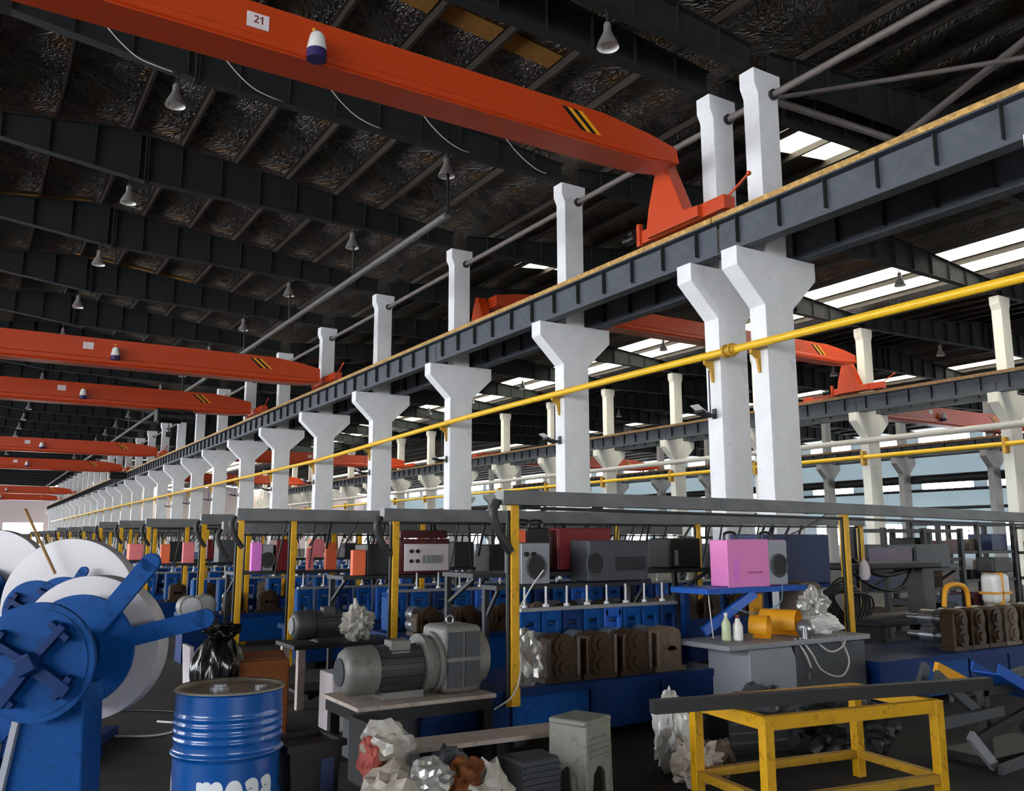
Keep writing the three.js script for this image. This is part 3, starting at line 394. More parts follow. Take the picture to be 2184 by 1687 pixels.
powerBox('black welding set beside the orange panel and first yellow post', 4.56, 4.82, 1.3, 1.72, -7.1, 0.3, C.black, C.black, { handles: true });
powerBox('flat orange panel right behind the first yellow post', 4.41, 4.55, 1.3, 1.70, -7.1, 0.05, C.salmon, C.salmon, {});
powerBox('slim grey fan box with round grille on the dark shelf', 4.3, 4.62, 1.2, 1.58, -6.8, 0.28, C.greyDark, C.grey, { fan: 0.02, knobs: 2 });
powerBox('dark red power box behind the grey fan boxes', 4.92, 5.58, 1.31, 1.72, -7.1, 0.5, C.red, C.red, { label: C.darkSteel });
powerBox('wide dark grey power box with a white spot mark', 5.06, 5.8, 1.21, 1.6, -6.79, 0.3, C.greyDark, C.greyDark, { fan: -0.4, label: C.darkSteel });
powerBox('small black box left of the pink welding set', 6.4, 6.85, 1.3, 1.62, -7.15, 0.3, C.black, C.black, { slot: C.grey });
powerBox('pink and grey welding set with fan on the blue bracket', 6.18, 7.0, 1.16, 1.6, -6.08, 0.24, C.pink, C.greyPanel, { handles: true });
powerBox('navy steel cabinet on the blue shelf beside the pink set', 7.25, 8.3, 1.12, 1.66, -6.6, 0.5, C.navy, C.navy, {});
shelf('shelf behind the gearmotor carrying the framed control panel', 3.5, 5.2, 1.22, -9.35, 0.5); shelf('shelf behind the bench motor carrying orange boxes', 3.0, 5.2, 1.2, -11.95, 0.5); shelf('far shelf carrying pink and orange boxes', 2.3, 4.6, 1.25, -14.9, 0.5);
powerBox('dark red control box with pale instrument panel and knobs', 4.15, 4.8, 1.22, 1.62, -9.12, 0.4, C.maroon, C.maroon, { });
{ const t = scene.children.at(-1); p(t, 'instrument_panel', rb(0.56, 0.3, 0.015, 0.005, 0.02, 0.19, 0.02), C.plate); for (let i = 0; i < 4; i++) p(t, 'dial', cy(0.022, 0.02, 'z', -0.18 + (i % 2) * 0.08, 0.26 - (i >> 1) * 0.11, 0.034, 12), C.black); for (let i = 0; i < 5; i++) p(t, 'switch', bx(0.04, 0.09, 0.012, -0.02 + i * 0.055, 0.17, 0.032), C.grey); p(t, 'top_case', rb(0.6, 0.09, 0.3, 0.01, 0.02, 0.45, -0.2), C.maroon); }
powerBox('orange-fronted box on a dark case beside the second yellow post', 3.6, 3.76, 1.22, 1.5, -9.12, 0.05, C.salmon, C.salmon); powerBox('dark case between the orange-fronted box and second post', 3.77, 4.05, 1.22, 1.56, -9.12, 0.35, C.black, C.darkSteel, { label: C.darkSteel });
powerBox('tall orange box hanging over the third machine', 4.24, 4.4, 1.2, 1.57, -11.72, 0.06, C.salmon, C.salmon); powerBox('small orange box over the third machine', 3.98, 4.07, 1.2, 1.5, -11.72, 0.06, C.salmon, C.rose);
powerBox('magenta and grey box by the third yellow post', 3.22, 3.36, 1.2, 1.58, -11.72, 0.06, C.magenta, C.magenta, {}); powerBox('dark red box near the magenta box', 3.55, 3.74, 1.2, 1.62, -11.72, 0.3, C.maroon, C.red); powerBox('pale grey box joined to the magenta box', 3.37, 3.52, 1.2, 1.55, -11.74, 0.3, C.grey, C.greyPanel, { fan: 0.01 });
powerBox('rose box over the fourth machine', 2.95, 3.13, 1.25, 1.58, -14.66, 0.06, C.rose, C.rose); powerBox('small orange box over the fourth machine', 2.62, 2.76, 1.25, 1.55, -14.66, 0.06, C.salmon, C.salmon); powerBox('dark green-grey box over the fourth machine', 3.5, 3.8, 1.25, 1.62, -14.66, 0.3, C.greyDark, C.greyDark);
shelf('long shelf carrying the small far boxes', 2.4, 9, 1.25, -17.85, 0.5);
for (let i = 0; i < 9; i++) powerBox(`${ORD[i]} small box on the long far shelf`, 2.6 + i * 0.7, 2.85 + i * 0.7, 1.25, 1.55 + (i % 3) * 0.04, -17.66, 0.25, [C.salmon, C.darkSteel, C.maroon, C.grey, C.black][i % 5], [C.rose, C.darkSteel, C.red, C.grey, C.darkSteel][i % 5]);
for (let i = 0; i < 7; i++) powerBox(`${ORD[i]} dark welding set on the shelf of the second tray`, 5.3 + i * 0.9, 5.65 + i * 0.9, 1.22, 1.55 + (i % 2) * 0.06, -9.1, 0.3, [C.black, C.greyDark, C.navy][i % 3], [C.darkSteel, C.grey, C.greyDark][i % 3], { label: C.darkSteel });
shelf('long shelf under the second tray carrying dark welding sets', 5.25, 11.3, 1.22, -9.3, 0.45);
for (let i = 0; i < 7; i++) powerBox(`${ORD[i]} dark box on the shelf of the third tray`, 5.4 + i * 0.85, 5.75 + i * 0.85, 1.2, 1.5 + (i % 2) * 0.08, -11.75, 0.3, [C.greyDark, C.black, C.maroon][i % 3], [C.grey, C.darkSteel, C.darkSteel][i % 3]);
shelf('long shelf under the third tray carrying dark boxes', 5.3, 11.2, 1.2, -11.95, 0.45);
// pink face and fan of the welding set
{ const t = scene.children.find((o) => o.userData.label?.startsWith('pink and grey')); p(t, 'pink_cover', rb(0.56, 0.45, 0.012, 0.005, -0.16, 0.22, 0.022), C.pink); p(t, 'fan_ring', place(new THREE.TorusGeometry(0.105, 0.012, 6, 24), 0.27, 0.19, 0.026), C.greyDark); p(t, 'fan_grille', cy(0.1, 0.012, 'z', 0.27, 0.19, 0.022, 24), C.darkSteel); p(t, 'vent_slot', bx(0.07, 0.22, 0.006, -0.33, 0.16, 0.03), C.magenta); p(t, 'label_strip', bx(0.2, 0.022, 0.006, -0.08, 0.13, 0.03), mat('#b85f9c', 0.6)); }

// ------------------------------------------------------------------ motors
function gearMotor(label, x, y, z, s, dark, withGear) {
  const m = dark ? C.motorDark : C.motor, t = T('electric_motor', label, 'motor', null, x, y, z);
  p(t, 'fan_cover', lathe([[0, -0.16], [0.1, -0.16], [0.15, -0.14], [0.175, -0.1], [0.18, 0.08], [0.165, 0.1]].map(([a, b]) => [a * s, b * s]), 24).rotateZ(-Math.PI / 2).translate(0.16 * s, 0.2 * s, 0), m);
  p(t, 'fan_grille', cy(0.1 * s, 0.012, 'x', -0.006 * s, 0.2 * s, 0, 20), dark ? C.steel : C.greyDark);
  const fins = [cy(0.15 * s, 0.36 * s, 'x', 0.44 * s, 0.2 * s, 0, 24)]; for (let i = 0; i < 20; i++) { const a = i / 20 * 6.283; fins.push(place(bx(0.34 * s, 0.03 * s, 0.008 * s, 0, 0.155 * s, 0), 0, 0, 0, a).translate(0.44 * s, 0.2 * s, 0)); }
  p(t, 'finned_body', M(fins), dark ? C.motorDark : C.motorDark);
  p(t, 'terminal_box', rb(0.16 * s, 0.1 * s, 0.14 * s, 0.01, 0.44 * s, 0.36 * s, 0.03 * s), m);
  p(t, 'mounting_foot', M(bx(0.32 * s, 0.05 * s, 0.32 * s, 0.44 * s, 0.025 * s, 0)), m);
  if (withGear) {
    p(t, 'flange', M(cy(0.22 * s, 0.04 * s, 'x', 0.64 * s, 0.22 * s, 0, 28), cy(0.2 * s, 0.06 * s, 'x', 0.69 * s, 0.22 * s, 0, 28), cy(0.23 * s, 0.03 * s, 'x', 0.73 * s, 0.22 * s, 0, 28)), m);
    p(t, 'gear_case', M(rb(0.34 * s, 0.5 * s, 0.4 * s, 0.05, 0.92 * s, 0.25 * s, 0), cy(0.2 * s, 0.12 * s, 'x', 1.1 * s, 0.24 * s, 0, 24)), m);
    for (const [dx, dy] of [[-0.075, 0.36], [0.075, 0.36], [-0.075, 0.14], [0.075, 0.14]]) p(t, 'cover_plate', bx(0.13 * s, 0.19 * s, 0.012, (0.92 + dx) * s, dy * s, 0.205 * s), C.greyDark);
    p(t, 'lifting_eye', place(new THREE.TorusGeometry(0.03 * s, 0.009 * s, 6, 14), 0.9 * s, 0.53 * s, 0), C.steel);
  }
  return t;
}
gearMotor('large grey motor with gear case on the steel plate', 2.36, 0.475, -6.15, 0.98, false, true);
gearMotor('smaller dark motor on the black bench', 2.84, 0.6, -8.75, 0.82, true, false);
{
  const t = T('machine_base', 'steel plate bench with black frame under the grey gearmotor', 'bench'); p(t, 'plate', rb(1.1, 0.03, 0.7, 0.006, 2.92, 0.458, -6.17), C.board); p(t, 'frame', M(bx(1.06, 0.08, 0.66, 2.92, 0.4, -6.17)), C.black); for (const [x, z] of [[2.44, -5.86], [3.4, -5.86], [2.44, -6.46], [3.4, -6.46]]) p(t, 'leg', bx(0.07, 0.37, 0.07, x, 0.185, z), C.black); p(t, 'side_box', rb(0.5, 0.3, 0.3, 0.01, 2.72, 0.2, -6.2), C.greyDark);
  const u = T('work_bench', 'black steel bench under the smaller dark motor', 'bench'); p(u, 'top', rb(1.15, 0.04, 0.6, 0.005, 3.35, 0.58, -8.75), C.darkSteel); for (const [x, z] of [[2.86, -8.5], [3.85, -8.5], [2.86, -9.0], [3.85, -9.0]]) p(u, 'leg', bx(0.07, 0.56, 0.07, x, 0.28, z), x < 3 ? C.board : C.black); p(u, 'brace', bar(V(2.95, 0.1, -8.5), V(3.8, 0.5, -8.5), 0.03, 0.05), C.black); p(u, 'shelf', bx(1.0, 0.03, 0.5, 3.35, 0.15, -8.75), C.black);
  const w = T('roller_pair', 'two bright cylinders standing at the end of the fourth machine', 'roller', null, 2.65, 0, -12.6); p(w, 'stand', M(bx(0.5, 0.5, 0.4, 0.15, 0.25, 0)), C.blueDeep); for (const x of [0, 0.24]) { const c = p(w, 'cylinder', cy(0.15, 0.26, 'z', x, 0.72, 0.05 - x, 24), C.motor); p(c, 'end_cap', cy(0.13, 0.02, 'z', x, 0.72, 0.19 - x, 24), C.steel); } p(w, 'mount', bx(0.5, 0.1, 0.3, 0.12, 0.53, 0), C.darkSteel);
}

// ------------------------------------------------------------------ decoilers and coils
function decoiler(label, coilLabel, x, y, z, ry, sc, arms, coilR, coilY = 0) {
  const t = T('decoiler', label, 'decoiler', 'blue decoilers', x, 0, z, ry);
  const cyy = y; // axis height; axis along local -z
  p(t, 'pedestal', ex([[-0.21, 0.02], [0.25, 0.02], [0.215, cyy - 0.12], [-0.07, cyy - 0.12]], 0.22, 0.01), C.blue);
  p(t, 'pedestal_edge', M(bar(V(-0.2, 0.03, 0.125), V(-0.07, cyy - 0.14, 0.125), 0.03, 0.03)), C.greyPanel);
  p(t, 'base_plate', M(bx(0.8, 0.04, 0.6, 0, 0.02, 0), bx(0.1, 0.08, 1.3, 0.2, 0.04, -0.3), bx(0.1, 0.08, 1.3, -0.2, 0.04, -0.3)), C.blueDeep);
  p(t, 'bearing', cy(0.13, 0.5, 'z', 0, cyy, -0.12, 24), C.blueDeep);
  p(t, 'front_disc', M(cy(0.29 * sc, 0.03, 'z', 0, cyy, 0.17, 40), cy(0.26 * sc, 0.06, 'z', 0, cyy, 0.16, 40)), C.blue);
  const hub = p(t, 'hub', M(cy(0.05, 0.1, 'z', 0, cyy, 0.23, 14), rb(0.09, 0.09, 0.05, 0.01, 0, cyy, 0.27, 0, 0, 0.5)), C.blueDeep);
  for (const a of [50, 150, 235, 325]) { const r = a * Math.PI / 180, d = V(Math.cos(r), Math.sin(r), 0); p(hub, 'spoke', M(bar(V(0, cyy, 0.225).addScaledVector(d, 0.04), V(0, cyy, 0.225).addScaledVector(d, 0.235 * sc), 0.055, a % 100 === 50 ? 0.035 : 0.06, V(-d.y, d.x, 0)), bar(V(0, cyy, 0.22).addScaledVector(d, 0.2 * sc).add(V(d.y * 0.06, -d.x * 0.06, 0)), V(0, cyy, 0.22).addScaledVector(d, 0.2 * sc).add(V(-d.y * 0.06, d.x * 0.06, 0)), 0.05, 0.03, V(d.x, d.y, 0))), C.blueDeep); }
  p(t, 'rear_disc', cy(0.3 * sc, 0.03, 'z', 0, cyy, -0.28, 40), C.blue);
  for (const [a, L, w] of arms) { const r = a * Math.PI / 180, d = V(Math.cos(r), Math.sin(r), 0); p(t, 'arm', M(bar(V(0, cyy, -0.26).addScaledVector(d, 0.12), V(0, cyy, -0.26).addScaledVector(d, L - 0.03), 0.03, w, V(-d.y, d.x, 0)), cy(w / 2, 0.03, 'z', d.x * (L - 0.03), cyy + d.y * (L - 0.03), -0.26, 16)), C.blue); }
  p(t, 'axle', cy(0.06, 1.0, 'z', 0, cyy, -0.5, 18), C.blueDeep);
  p(t, 'mandrel', cy(0.15 * sc, 0.4, 'z', 0, cyy, -0.55, 24), C.blueDeep);
  const g = lathe([[0.16 * sc, 0.075], [coilR * 0.7, 0.075], [coilR * 0.99, 0.075], [coilR, 0.07], [coilR, -0.07], [coilR * 0.99, -0.075], [0.16 * sc, -0.075], [0.16 * sc, 0.075]], 72).rotateX(Math.PI / 2);
  const c = one('steel_coil', coilLabel, 'steel coil', 'white steel coils', g, C.coil, 0, 0, 0, ry); const off = V(0, cyy, -0.46).applyAxisAngle(V(0, 1, 0), ry); c.position.set(x + off.x, off.y + coilY, z + off.z);
  return t;
}
decoiler('blue decoiler with long arms, in front of the other coils', 'white steel coil on the decoiler with long blue arms', 0.43, 1.02, -5.1, -0.52, 0.98, [[52, 0.62, 0.1], [14, 0.72, 0.1], [228, 0.62, 0.1], [190, 0.5, 0.1]], 0.39);
decoiler('blue decoiler behind, half hidden by the first white coil', 'large white steel coil with wood stick leaning on it', 0.55, 1.1, -7.5, -0.5, 0.75, [[200, 0.4, 0.08], [60, 0.34, 0.07]], 0.52);
decoiler('farthest blue decoiler cut off by the frame edge', 'far white steel coil cut off by the frame edge', 0.05, 1.1, -10.2, -0.5, 0.8, [[120, 0.4, 0.08]], 0.62);
one('wood_stick', 'thin wooden stick leaning on the large white coil', 'stick', null, rod(V(0.62, 1.35, -7.75), V(0.38, 1.85, -7.85), 0.012, 6), C.wood);

// ------------------------------------------------------------------ drum with printed side
{
  const t = T('oil_drum', 'glossy blue steel drum with white lettering and grey lid', 'drum', null, 1.3, 0, -5.02, -1.0);
  const cv = document.createElement('canvas'); cv.width = 2048; cv.height = 1024; const c = cv.getContext('2d'); c.fillStyle = '#0453a2'; c.fillRect(0, 0, 2048, 1024);
  c.textBaseline = 'alphabetic'; c.textAlign = 'left'; c.font = 'bold 300px sans-serif'; c.lineJoin = 'round'; c.lineWidth = 26; c.strokeStyle = c.fillStyle = '#eef2f8'; for (const x of [62, 1370]) { c.save(); c.translate(x, 712); c.scale(0.62, 1); c.strokeText('moaa', 0, 0); c.fillText('moaa', 0, 0); c.restore(); }
  const tx = new THREE.CanvasTexture(cv); tx.colorSpace = THREE.SRGBColorSpace; const R = 0.278, H = 0.82, pr = [];
  const ribs = [[0.69, 0.006], [0.65, 0.006], [0.61, 0.006], [0.57, 0.006], [0.5, 0.016], [0.27, 0.016]];
  for (let i = 0; i <= 164; i++) { const y = H * i / 164; let r = R; for (const [ry, a] of ribs) r += a * Math.exp(-(((y - ry) / (a > 0.01 ? 0.012 : 0.011)) ** 2)); if (y < 0.015 || y > H - 0.015) r += 0.008; pr.push([r, y]); }
  const g = lathe(pr, 72); const u = g.attributes.uv, ps = g.attributes.position; for (let i = 0; i < u.count; i++) u.setY(i, ps.getY(i) / H);
  const bm = new THREE.MeshPhysicalMaterial({ map: tx, roughness: 0.32, clearcoat: 0.8, clearcoatRoughness: 0.08 }); bm.side = THREE.DoubleSide; p(t, 'body', g, bm);
  p(t, 'lid', lathe([[0, H - 0.02], [R - 0.02, H - 0.022], [R - 0.004, H - 0.004], [R + 0.006, H + 0.004], [R + 0.012, H - 0.008]], 56), C.lid);
  p(t, 'bung', M(cy(0.05, 0.03, 'y', 0.02, H - 0.004, 0.1, 20), cy(0.035, 0.05, 'y', 0.02, H, 0.1, 16)), C.galv); p(t, 'small_bung', cy(0.03, 0.03, 'y', 0.16, H - 0.005, -0.06, 16), C.galv);
}

// ------------------------------------------------------------------ foreground pieces
{ // yellow frame table and the loose bar on it
  const t = T('frame_table', 'yellow welded steel frame table without a top', 'table', null, 4.65, 0, -3.88, -0.15), W = 0.66, D = 0.34;
  const rail = (a, b, y) => bar(V(a[0], y, a[1]), V(b[0], y, b[1]), 0.05, y > 0.3 ? 0.075 : 0.05), cs = [[-W, -D], [W, -D], [W, D], [-W, D]];
  for (let i = 0; i < 4; i++) { p(t, 'top_rail', rail(cs[i], cs[(i + 1) % 4], 0.575), C.yellow); p(t, 'lower_rail', rail(cs[i], cs[(i + 1) % 4], 0.15), C.yellowDirty); p(t, 'leg', rb(0.065, 0.61, 0.065, 0.006, cs[i][0], 0.305, cs[i][1]), C.yellow); }
  one('steel_bar', 'dark grey flat steel bar lying across the yellow frame table', 'steel bar', null, bar(V(3.42, 0.66, -4.0), V(5.85, 0.66, -3.44), 0.07, 0.075), C.darkSteel);
}
{ // console desk
  const t = T('console_desk', 'grey console desk with pale side panel and dark front', 'desk'); p(t, 'body', rb(0.96, 0.66, 0.55, 0.01, 6.82, 0.34, -5.74), C.greyDark); p(t, 'side_panel', ex([[5.77, 0.02], [6.42, 0.02], [6.42, 0.42], [6.3, 0.67], [5.77, 0.67]], 0.5, 0.01).translate(0, 0, -5.72), C.greyPanel); p(t, 'top', rb(1.85, 0.045, 0.66, 0.008, 6.42, 0.7, -5.76), C.grey); p(t, 'handle', bx(0.02, 0.06, 0.02, 6.48, 0.4, -5.45), C.steel);
  one('cable_coil', 'thin grey cables hanging over the console front', 'cable', null, M(tb([[6.45, 0.73, -5.5], [6.5, 0.6, -5.42], [6.62, 0.45, -5.42], [6.9, 0.38, -5.42], [7.0, 0.5, -5.42], [6.95, 0.73, -5.48]], 0.008, 40, 5), tb([[6.38, 0.73, -5.5], [6.42, 0.6, -5.42], [6.48, 0.48, -5.42]], 0.008, 16, 5), tb([[6.6, 0.73, -5.5], [6.75, 0.6, -5.42], [6.95, 0.66, -5.42], [7.02, 0.73, -5.48]], 0.008, 24, 5)), C.wire);
  const ring = (l, x, z, r, w, ry) => one('strip_ring', l, 'ring', 'yellow rings on the console', place(new THREE.CylinderGeometry(r, r, w, 28, 1, true, 0.3, 4.9).rotateX(Math.PI / 2), 0, r, 0, 0, ry, 0), C.stripe, x, 0.722, z);
  ring('small yellow strip ring standing on the console', 6.14, -5.68, 0.105, 0.16, 0.5); ring('large yellow strip ring standing behind the steel ball', 6.52, -5.78, 0.12, 0.34, 0.4);
  one('steel_bowl', 'shiny steel bowl lamp head on the console', 'lamp head', null, M(sp(0.085, 0, 0.085, 0, 20), cy(0.03, 0.1, 'y', -0.06, 0.05, 0.04, 10)), C.steel, 6.55, 0.722, -5.52);
  one('white_cloth', 'crumpled white cloth bundle on the console end', 'cloth', null, crumple(0.27, 0.1, 0.17, 3, 6, 0.4, 2.4), C.plastic, 7.02, 0.8, -5.76);
  one('scrap_heap', 'tangle of shiny metal cuttings on the white cloth', 'scrap', null, crumple(0.14, 0.16, 0.12, 9, 4, 0.7, 4), C.foilScrap, 7.02, 0.98, -5.8);
  const b = T('bottle', 'pale plastic bottle standing at the console end', 'bottle', null, 5.86, 0.722, -5.68); p(b, 'body', lathe([[0, 0], [0.04, 0], [0.045, 0.02], [0.045, 0.13], [0.02, 0.18], [0.018, 0.2]], 16), C.plastic); p(b, 'cap', cy(0.02, 0.03, 'y', 0, 0.21, 0, 12), C.red);
  const b2 = T('bottle', 'pale green bottle beside the plastic bottle', 'bottle', null, 5.76, 0.722, -5.72); p(b2, 'body', lathe([[0, 0], [0.038, 0], [0.04, 0.02], [0.04, 0.15], [0.015, 0.2], [0.014, 0.22]], 16), mat('#b9c59a', 0.3)); p(b2, 'cap', cy(0.016, 0.025, 'y', 0, 0.23, 0, 12), C.plastic);
  const m = T('small_motor', 'brown-grey rounded motor cover behind the yellow rings', 'motor', null, 7.42, 0.0, -6.3); p(m, 'cover', rb(0.36, 0.34, 0.3, 0.06, 0, 1.0, 0), C.brownLight); p(m, 'post', bx(0.14, 0.84, 0.14, 0, 0.42, 0), C.brown); p(m, 'opening', cy(0.08, 0.02, 'z', -0.02, 0.92, 0.15, 18), C.black);
  one('guide_plate', 'upright yellow guide plate behind the yellow rings', 'plate', null, rb(0.14, 1.08, 0.05, 0.008, 6.6, 0.54, -6.15), C.stripe);
}
{ // low things along the front
  const b = T('plastic_bin', 'black plastic bin with blue front patch beside the drum', 'bin', null, 1.76, 0, -5.1, 0.1); p(b, 'body', ex([[-0.13, 0], [0.13, 0], [0.16, 0.46], [-0.16, 0.46]], 0.3, 0.015), C.black); p(b, 'rim', M(bx(0.36, 0.035, 0.03, 0, 0.465, 0.155), bx(0.36, 0.035, 0.03, 0, 0.465, -0.155), bx(0.03, 0.035, 0.3, 0.165, 0.465, 0), bx(0.03, 0.035, 0.3, -0.165, 0.465, 0)), C.black); p(b, 'patch', bx(0.08, 0.26, 0.012, 0.07, 0.26, 0.15), C.navy);
  const g = T('waste_bag', 'glossy black plastic waste bag in a bin', 'bag', null, 1.86, 0, -7.6); p(g, 'bag', soft(0.2, 0.42, 0.2, 5, 0.3, 2.2).translate(0, 0.42, 0), C.blackGloss); p(g, 'collar', crumple(0.14, 0.06, 0.14, 8, 5, 0.5, 4).translate(0.02, 0.86, 0), C.blackGloss);
  one('panel_offcut', 'pale panel offcut standing behind the waste bag', 'panel', null, bx(0.03, 0.72, 0.3, 1.72, 0.36, -8.0, 0, 0, 0.06), C.plate);
  const c = T('carton', 'brown cardboard carton behind the drum', 'carton', null, 2.18, 0, -7.62, -0.15); p(c, 'box', rb(0.5, 0.62, 0.34, 0.015, 0, 0.31, 0), C.carton); p(c, 'flap', bx(0.46, 0.012, 0.2, 0.0, 0.645, 0.02, 0.2), C.carton);
  const k = T('cabinet', 'small pale cabinet under the bench motor', 'cabinet', null, 2.9, 0, -7.5); p(k, 'body', rb(0.3, 0.48, 0.3, 0.01, 0, 0.24, 0), C.plate); p(k, 'door', rb(0.28, 0.44, 0.012, 0.004, 0, 0.24, 0.152), C.plate);
  const q = T('computer_case', 'grey upright metal box with round button by the plate bench', 'case', null, 2.36, 0, -5.62); p(q, 'body', rb(0.16, 0.42, 0.36, 0.008, 0.06, 0.21, -0.1), C.darkSteel); p(q, 'front', rb(0.15, 0.42, 0.012, 0.004, 0.03, 0.21, 0.085), C.greyPanel); p(q, 'button', cy(0.022, 0.02, 'z', 0.02, 0.3, 0.095, 12), C.black);
  const w = T('wrapped_reel', 'cone of clear plastic wrap on the black bench', 'plastic wrap', null, 3.48, 0.6, -8.62); p(w, 'wrap', M(crumple(0.16, 0.17, 0.14, 4, 7, 0.55, 3.2).translate(0, 0.16, 0), rod(V(0.0, 0.25, 0), V(-0.03, 0.42, 0), 0.05, 9, 0.012)), C.wrap); 
  one('foil_bag', 'crumpled silver foil bag beside the first yellow post', 'foil', null, crumple(0.12, 0.21, 0.11, 6, 4, 0.5, 3), C.foilScrap, 3.86, 0.69, -6.02);
  const l = T('work_lamp', 'white cone work lamp hanging on a pale cable', 'lamp', null, 3.72, 0.86, -5.98); p(l, 'shade', lathe([[0.01, 0.13], [0.02, 0.12], [0.05, 0.02], [0.06, 0]], 16), C.lampIn); p(l, 'cable', tb([[0, 0.12, 0], [0.09, 0.25, -0.01], [0.19, 0.38, -0.02], [0.3, 0.5, -0.02]], 0.006, 20, 6), C.wire);
  const o = T('low_table', 'pale board laid over dark crates as a low table', 'table', null, 2.96, 0, -5.12, -0.06); p(o, 'board', rb(1.15, 0.03, 0.28, 0.004, 0, 0.345, 0), C.board); for (const x of [-0.35, 0.3]) p(o, 'support', rb(0.3, 0.33, 0.24, 0.01, x, 0.165, 0), C.black);
  const st = T('plastic_stool', 'grey ribbed plastic stool with arched leg opening', 'stool', null, 3.36, 0, -4.62, 0.35);
  p(st, 'seat', rb(0.3, 0.04, 0.28, 0.018, 0, 0.5, 0), C.stool);
  const side = M(ex([[-0.15, 0], [-0.09, 0], [-0.06, 0.2], [-0.02, 0.24], [0.02, 0.24], [0.06, 0.2], [0.09, 0], [0.15, 0], [0.135, 0.49], [-0.135, 0.49]], 0.018, 0.004)); for (let i = 0; i < 4; i++) { const a = i * Math.PI / 2; p(st, 'leg_panel', side, C.stool, Math.sin(a) * 0.13, 0, Math.cos(a) * 0.13, a); }
  for (let i = 0; i < 4; i++) p(st, 'rib', bx(0.2, 0.014, 0.012, 0, 0.3 + i * 0.035, 0.143), C.stool);
  const cr = T('motor_crate', 'dark ribbed motor housing standing under the low table', 'motor', null, 3.08, 0, -4.75); p(cr, 'body', rb(0.3, 0.3, 0.24, 0.03, 0, 0.15, 0), C.greyDark); for (let i = 0; i < 6; i++) p(cr, 'rib', bx(0.26, 0.012, 0.02, 0, 0.08 + i * 0.035, 0.125), C.greyDark);
  [['crumpled clear plastic bag on top of the rag pile', 2.12, 0.46, -4.75, 0.15, 0.12, 0.13, 11, C.wrap], ['red and white rag hanging from the rag pile', 2.0, 0.4, -4.72, 0.06, 0.12, 0.08, 12, C.ragRed], ['crumpled grey plastic scraps low in the rag pile', 2.05, 0.2, -4.5, 0.22, 0.19, 0.2, 13, C.rag], ['shiny crumpled foil in the middle of the rag pile', 2.22, 0.34, -4.42, 0.12, 0.1, 0.1, 14, C.foilScrap], ['brown paper scrap beside the shiny foil', 2.42, 0.33, -4.4, 0.1, 0.1, 0.09, 15, C.carton], ['pale crumpled sheet at the end of the rag pile', 2.52, 0.2, -4.42, 0.16, 0.19, 0.14, 16, C.wrap], ['grey cloth lump behind the brown paper scrap', 2.4, 0.2, -4.62, 0.2, 0.2, 0.15, 17, C.greyDark]]
    .forEach(([lab, x, y, z, a, b2, c2, s, m]) => one('crumpled_scrap', lab, 'scrap', 'rag pile', crumple(a, b2, c2, s, 4, 0.55, 2.6), m, x, y, z));
  [['grey scrap lump under the yellow frame table', 4.25, 0.14, -4.55, 0.16, 0.15, 0.14, 21, C.rag], ['white crumpled wrap behind the yellow frame table', 4.35, 0.26, -4.9, 0.12, 0.26, 0.1, 22, C.plastic], ['tan leather glove lump under the yellow frame table', 4.5, 0.12, -4.6, 0.12, 0.12, 0.1, 23, C.brownLight], ['dark scrap heap beyond the yellow frame table', 5.2, 0.22, -4.9, 0.4, 0.25, 0.25, 24, C.greyDark], ['black scrap heap beside the console foot', 5.9, 0.2, -4.6, 0.35, 0.22, 0.25, 25, C.darkSteel]].forEach(([lab, x, y, z, a, b2, c2, s, m]) => one('crumpled_scrap', lab, 'scrap', 'scrap under the yellow table', crumple(a, b2, c2, s, 7, 0.6, 3.4), m, x, y, z));
  const fb = T('grey_crate', 'dark wire crate standing behind the yellow frame table', 'crate', null, 4.95, 0, -4.75, -0.2); p(fb, 'box', rb(0.5, 0.36, 0.3, 0.01, 0, 0.18, 0), C.black); for (let i = 0; i < 5; i++) p(fb, 'wire', bx(0.48, 0.01, 0.012, 0, 0.06 + i * 0.065, 0.155), C.greyDark);
}
